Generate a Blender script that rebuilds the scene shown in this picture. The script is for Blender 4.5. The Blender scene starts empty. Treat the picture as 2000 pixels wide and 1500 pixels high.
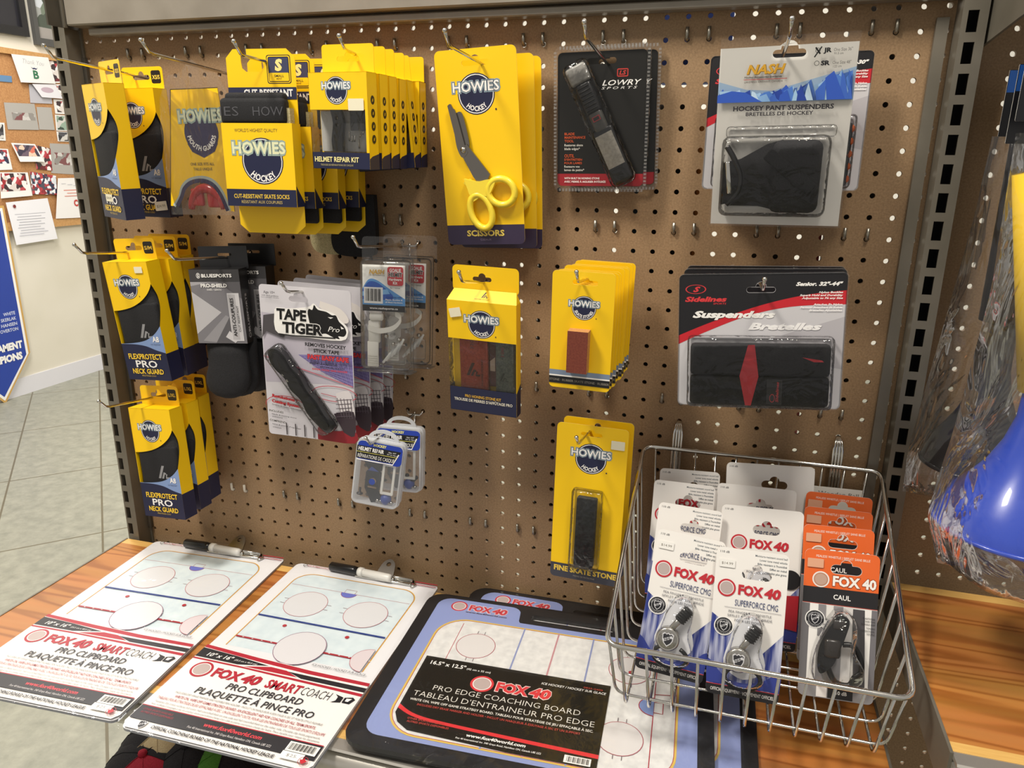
import bpy, bmesh, math, random
from mathutils import Vector, Matrix, Euler, geometry
random.seed(11)
S = bpy.context.scene
COL = S.collection
rad = math.radians

# ------------------------------------------------------------------ camera, world, lights, exposure
cam_data = bpy.data.cameras.new('camera')
cam = bpy.data.objects.new('camera', cam_data)
COL.objects.link(cam)
S.camera = cam
cam_data.sensor_width = 36.0
cam_data.lens = 26.251
cam_data.clip_start = 0.02
cam_data.clip_end = 60
cam.location = (0.37932, -0.99734, 1.26111)
cam.rotation_euler = (1.282179, -0.0090945, 0.2851746)

S.view_settings.view_transform = 'Standard'
S.view_settings.look = 'None'
S.view_settings.gamma = 1
S.view_settings.exposure = 0.25
S.view_settings.use_curve_mapping = False
S.cycles.transparent_max_bounces = 40
S.cycles.max_bounces = 8

W = bpy.data.worlds.new('store_ambient')
S.world = W
W.use_nodes = True
bg = W.node_tree.nodes['Background']
bg.inputs[0].default_value = (1.0, 0.95, 0.88, 1)
bg.inputs[1].default_value = 0.36


def area(name, loc, target, sx, sy, power, col=(1, 0.93, 0.82)):
    d = bpy.data.lights.new(name, 'AREA')
    d.shape = 'RECTANGLE'
    d.size, d.size_y, d.energy, d.color = sx, sy, power, col
    o = bpy.data.objects.new(name, d)
    COL.objects.link(o)
    o.location = loc
    o.rotation_euler = (Vector(target) - Vector(loc)).to_track_quat('-Z', 'Y').to_euler()
    return o


area('ceiling_light', (-0.75, -1.05, 2.95), (-0.45, -0.1, 0.9), 0.35, 0.5, 44)
area('ceiling_light', (0.75, -0.95, 2.95), (0.3, -0.1, 0.9), 0.3, 0.5, 19)
area('ceiling_light', (-2.3, 1.2, 2.9), (-2.9, 1.8, 0.6), 0.6, 1.2, 50, (1, 0.97, 0.94))
area('ceiling_light', (0.3, 1.8, 2.9), (0.2, 1.9, 0.0), 1.6, 0.6, 60, (1, 0.96, 0.9))


# ------------------------------------------------------------------ materials
def lin(c):
    return c / 12.92 if c <= 0.04045 else ((c + 0.055) / 1.055) ** 2.4


def hx(s):
    s = s.lstrip('#')
    s = s if len(s) == 6 else ''.join(c + c for c in s)
    return tuple(lin(int(s[i:i + 2], 16) / 255) for i in (0, 2, 4)) + (1,)


MATS = {}


def new_mat(name):
    m = bpy.data.materials.new(name)
    m.use_nodes = True
    return m, m.node_tree.nodes, m.node_tree.links, m.node_tree.nodes['Principled BSDF']


def ink(color, rough=0.42, metal=0.0, coat=0.0):
    """plain printed or painted colour"""
    k = (color, rough, metal, coat)
    if k not in MATS:
        m, n, l, b = new_mat('print_' + color.strip('#'))
        b.inputs['Base Color'].default_value = hx(color)
        b.inputs['Roughness'].default_value = rough
        b.inputs['Metallic'].default_value = metal
        if coat:
            b.inputs['Coat Weight'].default_value = coat
        MATS[k] = m
    return MATS[k]


def ramp_noise(name, c1, c2, scale, rough=0.6, detail=4, bump=0.0, stretch=(1, 1, 1), lo=0.35, hi=0.65, metal=0.0, bump_dist=0.002, coords='Object'):
    m, n, l, b = new_mat(name)
    tc = n.new('ShaderNodeTexCoord')
    mp = n.new('ShaderNodeMapping')
    mp.inputs['Scale'].default_value = stretch
    l.new(tc.outputs[coords], mp.inputs[0])
    nz = n.new('ShaderNodeTexNoise')
    nz.inputs['Scale'].default_value = scale
    nz.inputs['Detail'].default_value = detail
    l.new(mp.outputs[0], nz.inputs['Vector'])
    cr = n.new('ShaderNodeValToRGB')
    cr.color_ramp.elements[0].position, cr.color_ramp.elements[1].position = lo, hi
    cr.color_ramp.elements[0].color, cr.color_ramp.elements[1].color = hx(c1), hx(c2)
    l.new(nz.outputs['Fac'], cr.inputs[0])
    l.new(cr.outputs[0], b.inputs['Base Color'])
    b.inputs['Roughness'].default_value = rough
    b.inputs['Metallic'].default_value = metal
    if bump:
        bp = n.new('ShaderNodeBump')
        bp.inputs['Strength'].default_value = bump
        bp.inputs['Distance'].default_value = bump_dist
        l.new(nz.outputs['Fac'], bp.inputs['Height'])
        l.new(bp.outputs[0], b.inputs['Normal'])
    return m


def clear_plastic(name, tint='#ffffff', gloss_rough=0.06, base=0.05, edge=0.55, wrinkle=0.0, wscale=40, milk=0.0, milkcol='#ffffff', stretch=(1, 1, 1)):
    """thin clear film or moulded sheet: see-through, with reflections that grow at grazing angles"""
    m, n, l, b = new_mat(name)
    n.remove(b)
    out = n['Material Output']
    tr = n.new('ShaderNodeBsdfTransparent')
    tr.inputs[0].default_value = hx(tint)
    gl = n.new('ShaderNodeBsdfGlossy')
    gl.inputs['Roughness'].default_value = gloss_rough
    lw = n.new('ShaderNodeLayerWeight')
    lw.inputs[0].default_value = 0.25
    ma = n.new('ShaderNodeMath')
    ma.operation = 'MULTIPLY_ADD'
    ma.inputs[1].default_value = edge
    ma.inputs[2].default_value = base
    l.new(lw.outputs['Fresnel'], ma.inputs[0])
    mx = n.new('ShaderNodeMixShader')
    l.new(ma.outputs[0], mx.inputs[0])
    l.new(tr.outputs[0], mx.inputs[1])
    l.new(gl.outputs[0], mx.inputs[2])
    last = mx
    if milk:
        df = n.new('ShaderNodeBsdfTranslucent')
        df.inputs[0].default_value = hx(milkcol)
        d2 = n.new('ShaderNodeBsdfDiffuse')
        d2.inputs[0].default_value = hx(milkcol)
        ad = n.new('ShaderNodeMixShader')
        l.new(df.outputs[0], ad.inputs[1])
        l.new(d2.outputs[0], ad.inputs[2])
        m2 = n.new('ShaderNodeMixShader')
        m2.inputs[0].default_value = milk
        l.new(mx.outputs[0], m2.inputs[1])
        l.new(ad.outputs[0], m2.inputs[2])
        last = m2
    if wrinkle:
        tc = n.new('ShaderNodeTexCoord')
        mp = n.new('ShaderNodeMapping')
        mp.inputs['Scale'].default_value = stretch
        l.new(tc.outputs['Object'], mp.inputs[0])
        nz = n.new('ShaderNodeTexNoise')
        nz.inputs['Scale'].default_value = wscale
        nz.inputs['Detail'].default_value = 3
        nz.inputs['Distortion'].default_value = 1.2
        l.new(mp.outputs[0], nz.inputs['Vector'])
        bp = n.new('ShaderNodeBump')
        bp.inputs['Strength'].default_value = wrinkle
        bp.inputs['Distance'].default_value = 0.02
        l.new(nz.outputs['Fac'], bp.inputs['Height'])
        l.new(bp.outputs[0], gl.inputs['Normal'])
        l.new(bp.outputs[0], lw.inputs['Normal'])
    l.new(last.outputs[0], out.inputs['Surface'])
    return m


YEL, NAVY, BLUEW, BLACK, WHITE = '#f7c90f', '#1d2140', '#7f97c4', '#15151a', '#f1efec'
RED = '#c3202c'
yellow = ink(YEL, 0.38)
board_mat = ramp_noise('brown_hardboard', '#83684a', '#a08361', 420, 0.6, 6, 0.08, lo=0.25, hi=0.75, bump_dist=0.0006)
steel_grey = ramp_noise('grey_painted_steel', '#6f6a5f', '#7b756a', 18, 0.42, 5, 0.0, metal=0.25)
steel_light = ramp_noise('light_grey_steel', '#8a8378', '#968f84', 18, 0.4, 5, 0.0, metal=0.2)
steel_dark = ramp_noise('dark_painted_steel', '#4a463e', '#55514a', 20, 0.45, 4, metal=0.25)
slot_shade = ink('#0c0c0d', 0.8)  # near-black colour carries the shade inside the hollow uprights
chrome = ink('#d4d2cc', 0.13, 1.0)
galv = ramp_noise('galvanised_wire', '#8f8b80', '#b3aea2', 300, 0.36, 3, metal=0.9)
silver_rail = ink('#c6c2ba', 0.3, 0.7)
fabric = ramp_noise('black_knit_fabric', '#0d0d10', '#1d1d21', 900, 0.85, 3, 0.35, bump_dist=0.0008)
fabric_grey = ramp_noise('charcoal_padded_fabric', '#1c1c1e', '#2a2a2c', 700, 0.8, 3, 0.3, bump_dist=0.0006)
khaki = ramp_noise('khaki_knit', '#a59a72', '#c2b78d', 700, 0.9, 2, 0.5, bump_dist=0.001)
black_plastic = ink('#121214', 0.32)
white_plastic = ink('#eceae4', 0.4)
film = clear_plastic('thin_clear_film', wrinkle=.85, wscale=17, base=0.04, edge=0.7, gloss_rough=0.07, milk=0.02, stretch=(1, 1, .5))
film_flat = clear_plastic('tight_clear_film', wrinkle=.35, wscale=14, base=0.02, edge=0.35, gloss_rough=0.06, milk=0.01)
film_smooth = clear_plastic('clear_film_smooth', wrinkle=0.15, wscale=20, base=0.02, edge=0.4)
blister = clear_plastic('clear_blister', wrinkle=0.25, wscale=40, base=0.025, edge=0.85, gloss_rough=0.05)
ribbed = clear_plastic('clear_ribbed_edge', base=0.08, edge=0.8, milk=0.22, milkcol='#d8d6d2')
clam = clear_plastic('clear_clamshell', wrinkle=0.05, wscale=40, base=0.02, edge=0.8, milk=0.012)
milky = clear_plastic('frosted_plastic', gloss_rough=0.25, base=0.04, edge=0.4, milk=0.16, milkcol='#dfe3e8')
milky_edge = clear_plastic('frosted_plastic_edge', gloss_rough=0.25, base=0.04, edge=0.4, milk=0.75, milkcol='#eef0f3')
stone_red = ramp_noise('reddish_brown_rubber', '#6b2f22', '#7a3a2a', 500, 0.75, 3, 0.15, bump_dist=0.0005)
stone_side = ramp_noise('tan_rubber_edge', '#b07a48', '#c08c58', 500, 0.75, 3)
stone_dark = ramp_noise('charcoal_stone', '#222426', '#34373a', 260, 0.7, 5, 0.3, bump_dist=0.0008)
stone_brick = ramp_noise('brick_red_stone', '#8e3524', '#a4432e', 400, 0.75, 3)
stone_grey = ramp_noise('grey_green_stone', '#4d5350', '#666a62', 400, 0.75, 3)
stone_pad = ramp_noise('pale_honing_pad', '#9a948a', '#aea89e', 300, 0.7, 3)
silver_metal = ink('#b9b6b0', 0.22, 1.0)
dark_metal = ink('#8f8a84', 0.3, 1.0)


def wood_mat():
    m, n, l, b = new_mat('varnished_pine')
    tc = n.new('ShaderNodeTexCoord')
    mp = n.new('ShaderNodeMapping')
    mp.inputs['Scale'].default_value = (0.55, 7.0, 7.0)
    l.new(tc.outputs['Object'], mp.inputs[0])
    nz = n.new('ShaderNodeTexNoise')
    nz.inputs['Scale'].default_value = 1.3
    nz.inputs['Detail'].default_value = 3
    nz.inputs['Distortion'].default_value = 0.15
    l.new(mp.outputs[0], nz.inputs['Vector'])
    mu = n.new('ShaderNodeMath')
    mu.operation = 'MULTIPLY'
    mu.inputs[1].default_value = 95
    l.new(nz.outputs['Fac'], mu.inputs[0])
    sn = n.new('ShaderNodeMath')
    sn.operation = 'SINE'
    l.new(mu.outputs[0], sn.inputs[0])
    cr = n.new('ShaderNodeValToRGB')
    e = cr.color_ramp.elements
    e[0].position, e[0].color = 0.0, hx('#c98645')
    e[1].position, e[1].color = 1.0, hx('#a5642c')
    x = e.new(0.55)
    x.color = hx('#c58040')
    ad = n.new('ShaderNodeMath')
    ad.operation = 'MULTIPLY_ADD'
    ad.inputs[1].default_value = 0.5
    ad.inputs[2].default_value = 0.5
    l.new(sn.outputs[0], ad.inputs[0])
    l.new(ad.outputs[0], cr.inputs[0])
    n2 = n.new('ShaderNodeTexNoise')
    n2.inputs['Scale'].default_value = 5
    l.new(mp.outputs[0], n2.inputs['Vector'])
    mix = n.new('ShaderNodeMixRGB')
    mix.blend_type = 'MULTIPLY'
    mix.inputs[0].default_value = 0.35
    l.new(cr.outputs[0], mix.inputs[1])
    l.new(n2.outputs['Color'], mix.inputs[2])
    l.new(cr.outputs[0], mix.inputs[1])
    l.new(mix.outputs[0], b.inputs['Base Color'])
    b.inputs['Roughness'].default_value = 0.33
    return m


wood = wood_mat()
wood_edge = ramp_noise('pale_pine_edge', '#d8a95e', '#e2b76c', 30, 0.45, 3, stretch=(1, 20, 20))
oak_frame = ramp_noise('oak_trim', '#b98a52', '#c89a62', 12, 0.5, 3, stretch=(8, 1, 8))
cork = ramp_noise('cork_board', '#a9784a', '#bd8c5a', 160, 0.8, 4)


def photo_mat(name, cols, scale=55, base='#d8d4cf'):
    """blurred small photograph: blotches of a few colours"""
    m, n, l, b = new_mat(name)
    tc = n.new('ShaderNodeTexCoord')
    vo = n.new('ShaderNodeTexVoronoi')
    vo.inputs['Scale'].default_value = scale
    l.new(tc.outputs['Object'], vo.inputs['Vector'])
    sp = n.new('ShaderNodeSeparateColor')
    l.new(vo.outputs['Color'], sp.inputs[0])
    cr = n.new('ShaderNodeValToRGB')
    cr.color_ramp.interpolation = 'CONSTANT'
    e = cr.color_ramp.elements
    e[0].color = hx(cols[0])
    e[1].position = 1.0 / len(cols)
    e[1].color = hx(cols[1])
    for i, c in enumerate(cols[2:], 2):
        k = e.new(i / len(cols))
        k.color = hx(c)
    l.new(sp.outputs[0], cr.inputs[0])
    l.new(cr.outputs[0], b.inputs['Base Color'])
    b.inputs['Roughness'].default_value = 0.35
    return m


def tile_mat():
    """square floor tiles with dark joints, laid diagonally to the wall"""
    m, n, l, b = new_mat('grey_green_floor_tile')
    tc = n.new('ShaderNodeTexCoord')
    mp = n.new('ShaderNodeMapping')
    mp.inputs['Rotation'].default_value = (0, 0, rad(45.5))
    mp.inputs['Location'].default_value = TILE_OFF
    l.new(tc.outputs['Object'], mp.inputs[0])
    br = n.new('ShaderNodeTexBrick')
    br.offset = 0.0
    br.inputs['Scale'].default_value = 1.0
    br.inputs['Brick Width'].default_value = 0.66
    br.inputs['Row Height'].default_value = 0.33
    br.inputs['Mortar Size'].default_value = 0.004
    br.inputs['Mortar Smooth'].default_value = 0.3
    l.new(mp.outputs[0], br.inputs['Vector'])
    nz = n.new('ShaderNodeTexNoise')
    nz.inputs['Scale'].default_value = 22
    nz.inputs['Detail'].default_value = 8
    nz.inputs['Roughness'].default_value = 0.65
    l.new(tc.outputs['Object'], nz.inputs['Vector'])
    cr = n.new('ShaderNodeValToRGB')
    cr.color_ramp.elements[0].position, cr.color_ramp.elements[1].position = 0.3, 0.7
    cr.color_ramp.elements[0].color, cr.color_ramp.elements[1].color = hx('#86877a'), hx('#a3a293')
    l.new(nz.outputs['Fac'], cr.inputs[0])
    mix = n.new('ShaderNodeMixRGB')
    l.new(br.outputs['Fac'], mix.inputs[0])
    l.new(cr.outputs[0], mix.inputs[1])
    mix.inputs[2].default_value = hx('#6b6450')
    l.new(mix.outputs[0], b.inputs['Base Color'])
    b.inputs['Roughness'].default_value = 0.42
    bp = n.new('ShaderNodeBump')
    bp.inputs['Strength'].default_value = 0.3
    bp.inputs['Distance'].default_value = 0.003
    l.new(nz.outputs['Fac'], bp.inputs['Height'])
    l.new(bp.outputs[0], b.inputs['Normal'])
    return m


TILE_OFF = (0.0, 0.0, 0.0)


# ------------------------------------------------------------------ text and mesh builder
_TX = {}


def text_mesh(s, bold, shear, spacing=1.0):
    k = (s, bold, shear, spacing)
    if k not in _TX:
        c = bpy.data.curves.new('lettering', 'FONT')
        c.body = s
        c.shear = shear
        c.space_character = spacing
        c.resolution_u = 2
        o = bpy.data.objects.new('lettering', c)
        for f in (1, .93, .85, 1.08, .7, .5, .3, 0):    # a thickened glyph can throw a stray point: then thicken it a little less
            c.offset = bold * f
            m = bpy.data.meshes.new_from_object(o)
            vs = [(v.co.x, v.co.y) for v in m.vertices]
            fs = [tuple(q.vertices) for q in m.polygons]
            bpy.data.meshes.remove(m)
            if not vs or (max(abs(v[1]) for v in vs) < 1.15 and min(v[0] for v in vs) > -.5 and max(v[0] for v in vs) < 1.1 * len(s) * max(1, spacing) + 1):
                break
        bpy.data.objects.remove(o)
        bpy.data.curves.remove(c)
        xs = [v[0] for v in vs] or [0, 1]
        _TX[k] = (vs, fs, min(xs), max(xs))
    return _TX[k]


def rrect(x0, z0, x1, z1, r, n=5):
    r = min(r, (x1 - x0) / 2, (z1 - z0) / 2)
    out = []
    for cx, cz, a0 in ((x1 - r, z1 - r, 0), (x0 + r, z1 - r, 90), (x0 + r, z0 + r, 180), (x1 - r, z0 + r, 270)):
        for i in range(n + 1):
            a = rad(a0 + 90 * i / n)
            out.append((cx + r * math.cos(a), cz + r * math.sin(a)))
    return out


def ell(cx, cz, rx, rz=None, n=28, a0=0, a1=360):
    rz = rx if rz is None else rz
    full = abs(a1 - a0) >= 360
    k = n if full else n + 1
    return [(cx + rx * math.cos(rad(a0 + (a1 - a0) * i / n)), cz + rz * math.sin(rad(a0 + (a1 - a0) * i / n))) for i in range(k)]


def euro(cx, cz, w=30, h=6, b=5):
    """hang hole: slot with a half-round notch on top"""
    out = []
    r = h / 2
    out += ell(cx + w / 2 - r, cz, r, n=6, a0=-90, a1=90)
    out += ell(cx, cz + r, b, b, n=8, a0=0, a1=180)
    out += ell(cx - w / 2 + r, cz, r, n=6, a0=90, a1=270)
    return out


def smooth_line(pts, k=6):
    """Catmull-Rom through the points"""
    out = []
    P = [pts[0]] + list(pts) + [pts[-1]]
    for i in range(1, len(P) - 2):
        for j in range(k):
            t = j / k
            q = []
            for d in range(len(pts[0])):
                a, b, c, e = P[i - 1][d], P[i][d], P[i + 1][d], P[i + 2][d]
                q.append(0.5 * (2 * b + (c - a) * t + (2 * a - 5 * b + 4 * c - e) * t * t + (3 * b - a - 3 * c + e) * t ** 3))
            out.append(tuple(q))
    out.append(tuple(pts[-1]))
    return out


class MB:
    """collects geometry in millimetres (x right, y into the board, z up) and links it as one mesh object"""

    def __init__(s, front=0.0):
        s.v, s.f, s.fm, s.fs, s.mats = [], [], [], [], []
        s.ly = front
        s.step = 0.06
        s.X = None

    def add(s, vs, fs, mat, smooth=False):
        if mat not in s.mats:
            s.mats.append(mat)
        mi = s.mats.index(mat)
        b = len(s.v)
        if s.X is not None:
            vs = [tuple(s.X @ Vector(v)) for v in vs]
        s.v.extend(vs)
        for f in fs:
            s.f.append(tuple(b + i for i in f))
            s.fm.append(mi)
            s.fs.append(smooth)

    def box(s, x0, x1, y0, y1, z0, z1, mat):
        v = [(x, y, z) for x in (x0, x1) for y in (y0, y1) for z in (z0, z1)]
        s.add(v, [(0, 1, 3, 2), (4, 6, 7, 5), (0, 4, 5, 1), (2, 3, 7, 6), (0, 2, 6, 4), (1, 5, 7, 3)], mat)

    def rbox(s, x0, x1, y0, y1, z0, z1, r, mat, seg=2, smooth=True):
        bm = bmesh.new()
        bmesh.ops.create_cube(bm, size=1)
        for v in bm.verts:
            v.co = Vector(((x0 + x1) / 2 + v.co.x * (x1 - x0), (y0 + y1) / 2 + v.co.y * (y1 - y0), (z0 + z1) / 2 + v.co.z * (z1 - z0)))
        r = min(r, (x1 - x0) * .49, (y1 - y0) * .49, (z1 - z0) * .49)
        bmesh.ops.bevel(bm, geom=bm.edges[:], offset=r, segments=seg, profile=0.5, affect='EDGES')
        bm.verts.index_update()
        s.add([tuple(v.co) for v in bm.verts], [tuple(v.index for v in f.verts) for f in bm.faces], mat, smooth)
        bm.free()

    def flat(s, outer, holes=(), mat=None, y=None):
        loops = [[Vector((p[0], p[1], 0)) for p in L] for L in (outer, *holes)]
        tris = geometry.tessellate_polygon(loops)
        fl = [p for L in (outer, *holes) for p in L]
        if y is None:
            s.ly -= s.step
            y = s.ly
        good = []
        for t in tris:
            (ax, az), (bx_, bz_), (cx, cz) = (fl[i] for i in t)
            a = (bx_ - ax) * (cz - az) - (bz_ - az) * (cx - ax)
            good.append(t if a > 0 else t[::-1])
        s.add([(p[0], y, p[1]) for p in fl], good, mat)

    def prism(s, outer, holes=(), y0=0, y1=1, mat=None, side=None, smooth=False):
        s.flat(outer, holes, mat, y0)
        k = len(s.f)
        s.flat(outer, holes, mat, y1)
        for i in range(k, len(s.f)):
            s.f[i] = s.f[i][::-1]
        for L in (outer, *holes):
            n = len(L)
            vs = [(p[0], y0, p[1]) for p in L] + [(p[0], y1, p[1]) for p in L]
            s.add(vs, [(i, (i + 1) % n, n + (i + 1) % n, n + i) for i in range(n)], side or mat, smooth)

    def loft(s, rings, mat, caps=True, smooth=True):
        n = len(rings[0])
        vs = [p for r in rings for p in r]
        fs = [(k * n + i, k * n + (i + 1) % n, (k + 1) * n + (i + 1) % n, (k + 1) * n + i) for k in range(len(rings) - 1) for i in range(n)]
        if caps:
            fs += [tuple(range(n))[::-1], tuple((len(rings) - 1) * n + i for i in range(n))]
        s.add(vs, fs, mat, smooth)

    def tube(s, pts, r, mat, n=8, caps=True, closed=False):
        P = [Vector(p) for p in pts]
        rs = r if isinstance(r, (list, tuple)) else [r] * len(P)
        rings, nrm = [], None
        for i, p in enumerate(P):
            a = P[(i - 1) % len(P)] if closed else P[max(i - 1, 0)]
            b = P[(i + 1) % len(P)] if closed else P[min(i + 1, len(P) - 1)]
            t = (b - a).normalized()
            if nrm is None:
                nrm = t.orthogonal().normalized()
            nrm = (nrm - t * nrm.dot(t)).normalized()
            bi = t.cross(nrm)
            rings.append([tuple(p + (nrm * math.cos(2 * math.pi * j / n) + bi * math.sin(2 * math.pi * j / n)) * rs[i]) for j in range(n)])
        if closed:
            rings.append(rings[0])
        s.loft(rings, mat, caps and not closed)

    def lathe(s, prof, mat, n=32, c=(0, 0, 0), smooth=True):
        rings = [[(c[0] + r * math.cos(2 * math.pi * i / n), c[1] + r * math.sin(2 * math.pi * i / n), c[2] + z) for i in range(n)] for r, z in prof]
        s.loft(rings, mat, False, smooth)

    def ball(s, c, r, mat, n=12, sq=(1, 1, 1)):
        rings = []
        for k in range(1, n // 2):
            a = math.pi * k / (n // 2)
            rings.append([(c[0] + sq[0] * r * math.sin(a) * math.cos(2 * math.pi * i / n), c[1] + sq[1] * r * math.sin(a) * math.sin(2 * math.pi * i / n), c[2] + sq[2] * r * math.cos(a)) for i in range(n)])
        s.loft(rings[::-1], mat, True)

    def grid(s, fn, nu, nv, mat, smooth=True):
        vs = [fn(i / nu, j / nv) for j in range(nv + 1) for i in range(nu + 1)]
        k = nu + 1
        s.add(vs, [(j * k + i, j * k + i + 1, (j + 1) * k + i + 1, (j + 1) * k + i) for j in range(nv) for i in range(nu)], mat, smooth)

    # ---- printing, each call one thin layer further out
    def rect(s, x0, z0, x1, z1, col, r=0, rough=0.42):
        m = ink(col, rough) if isinstance(col, str) else col
        s.flat(rrect(x0, z0, x1, z1, r) if r else [(x0, z0), (x1, z0), (x1, z1), (x0, z1)], (), m)

    def poly(s, pts, col, holes=()):
        s.flat(pts, holes, ink(col) if isinstance(col, str) else col)

    def disc(s, cx, cz, r, col, rz=None):
        s.poly(ell(cx, cz, r, rz), col)

    def ring(s, cx, cz, r0, r1, col, k=1.0):
        s.poly(ell(cx, cz, r1, r1 * k), col, [ell(cx, cz, r0, r0 * k)])

    def line(s, pts, w, col):
        """a printed line of width w along the points"""
        P = [Vector((p[0], p[1])) for p in pts]
        L, R = [], []
        for i, p in enumerate(P):
            t = (P[min(i + 1, len(P) - 1)] - P[max(i - 1, 0)]).normalized()
            q = Vector((-t.y, t.x)) * w / 2
            L.append(tuple(p + q))
            R.append(tuple(p - q))
        s.ly -= s.step
        n = len(P)
        s.add([(a[0], s.ly, a[1]) for a in R] + [(a[0], s.ly, a[1]) for a in L], [(i, i + 1, n + i + 1, n + i) for i in range(n - 1)], ink(col) if isinstance(col, str) else col)

    def text(s, t, cx, cz, w, h, col, bold=0.015, shear=0.0, rot=0, align='c', spacing=1.0, arc=None):
        """t: text; h: height of a capital; w: width (None: natural); centre (cx, cz) of the capitals; arc: radius of a circle about (cx, cz) along whose underside (positive) or top (negative) the text runs"""
        vs, fs, x0, x1 = text_mesh(t, bold, shear, spacing)
        k = h / 0.70
        kx = k if w is None else w / max(x1 - x0, 1e-6)
        m = ink(col) if isinstance(col, str) else col
        xo = {'c': (x0 + x1) / 2, 'l': x0, 'r': x1}[align]
        s.ly -= s.step
        ca, sa = math.cos(rad(rot)), math.sin(rad(rot))
        out = []
        for x, y in vs:
            px, pz = (x - xo) * kx, (y - 0.35) * k
            if arc:
                R = abs(arc)
                a = px / R
                if arc > 0:
                    px, pz = (R - pz) * math.sin(a), -(R - pz) * math.cos(a)
                else:
                    px, pz = (R + pz) * math.sin(a), (R + pz) * math.cos(a)
            out.append((cx + px * ca - pz * sa, s.ly, cz + px * sa + pz * ca))
        s.add(out, fs, m)

    def lines(s, ts, cx, cz, dz, w, h, col, **kw):
        for i, t in enumerate(ts):
            s.text(t, cx, cz - i * dz, w if not isinstance(w, (list, tuple)) else w[i], h, col, **kw)

    def build(s, name, parent=None, scale=0.001, loc=None):
        me = bpy.data.meshes.new(name)
        me.from_pydata([(x * scale, y * scale, z * scale) for x, y, z in s.v], [], s.f)
        for m in s.mats:
            me.materials.append(m)
        me.polygons.foreach_set('material_index', s.fm)
        me.polygons.foreach_set('use_smooth', s.fs)
        me.update()
        o = bpy.data.objects.new(name, me)
        COL.objects.link(o)
        if parent is not None:
            o.parent = parent
        if loc is not None:
            o.location = loc
        return o


def thing(name, label, cat, loc=(0, 0, 0), yaw=0, pit=0, rol=0, group=None):
    o = bpy.data.objects.new(name, None)
    COL.objects.link(o)
    o.empty_display_size = 0.02
    pose(o, loc, yaw, pit, rol)
    return tag(o, label, cat, group)


def pose(o, loc, yaw=0, pit=0, rol=0):
    o.location = loc
    o.rotation_mode = 'YXZ'
    o.rotation_euler = (rad(pit), rad(rol), rad(yaw))
    return o


def tag(o, label, cat, group=None):
    o['label'] = label
    o['category'] = cat
    if group:
        o['group'] = group
    return o


def struct(o):
    o['kind'] = 'structure'
    return o


def dup(root, loc, yaw=0, pit=0, rol=0, label=None, group=None):
    r = root.copy()
    COL.objects.link(r)
    pose(r, loc, yaw, pit, rol)
    if label:
        r['label'] = label
    if group:
        r['group'] = group
    for ch in list(root.children):
        c = ch.copy()
        COL.objects.link(c)
        c.parent = r
        for g in list(ch.children):
            d = g.copy()
            COL.objects.link(d)
            d.parent = c
    return r


def mark(o, label):
    o['label'] = label
    return o


# ------------------------------------------------------------------ the room
TILE_OFF = (-0.193, -0.09, 0.0)
WX = -3.33
mb = MB()
mb.box(-3600, 5000, -3500, 4100, -40, 0, tile_mat())
struct(mb.build('floor'))
wall_paint = ramp_noise('cream_wall_paint', '#d9d3c2', '#e0dacb', 3, 0.6, 2)
mb = MB()
mb.box(-3450, -3330, -3500, 4100, 0, 3100, wall_paint)
struct(mb.build('wall_left'))
mb = MB()
mb.box(-3450, 5000, 4000, 4100, 0, 3100, ink('#e9e5da', 0.7))
struct(mb.build('wall_back'))
mb = MB()
mb.box(-3330, -3322, -3500, 4000, 0, 95, ink('#dcdbe0', 0.45))
struct(mb.build('baseboard_left'))

IN = 25.4
Z0 = 1430.0


# ------------------------------------------------------------------ shelving run: uprights, perforated panels, rails
def perforated(mb, xs, zs, x0, x1, z0, z1, mat, y0=0, y1=5, r=3.15):
    """panel with round holes at every xs, zs; the margins are plain"""
    h = IN / 2
    n = 16
    for x in xs:
        for z in zs:
            o = [(x + a * h, z + b * h) for a, b in ((1, 0), (1, 1), (0, 1), (-1, 1), (-1, 0), (-1, -1), (0, -1), (1, -1))]
            c = [(x + r * math.cos(2 * math.pi * i / n), z + r * math.sin(2 * math.pi * i / n)) for i in range(n)]
            vs = [(p[0], y0, p[1]) for p in o + c] + [(p[0], y1, p[1]) for p in o + c]
            fs = []
            for i in range(8):
                j = (i + 1) % 8
                a, b2, d = 8 + 2 * i, 8 + 2 * i + 1, 8 + (2 * i + 2) % n
                fs.append((i, j, d, b2, a))
                fs.append((24 + a, 24 + b2, 24 + d, 24 + j, 24 + i))
            fs += [(8 + i, 8 + (i + 1) % n, 32 + (i + 1) % n, 32 + i) for i in range(n)]
            mb.add(vs, fs, mat)
    a, b, c, d = min(xs) - h, max(xs) + h, min(zs) - h, max(zs) + h
    for q in ((x0, a, z0, z1), (b, x1, z0, z1), (a, b, d, z1), (a, b, z0, c)):
        if q[1] - q[0] > .01 and q[3] - q[2] > .01:
            mb.box(q[0], q[1], y0, y1, q[2], q[3], mat)


unit = thing('shelving_unit', 'grey slotted steel uprights framing the brown perforated hardboard panels', 'shelving')
mb = MB()
perforated(mb, [(c - 23) * IN for c in range(47)], [Z0 - r * IN for r in range(35)], -600, 600, 120, 1452, board_mat)
mark(mb.build('pegboard_panel', unit), 'main brown perforated panel between the two uprights')
mb = MB()
perforated(mb, [(c + 25.72) * IN for c in range(16)], [Z0 - r * IN for r in range(-3, 46)], 622, 1070, 120, 1560, board_mat)
mark(mb.build('pegboard_panel', unit), 'right hand brown perforated panel beside the bagged horns')


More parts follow.
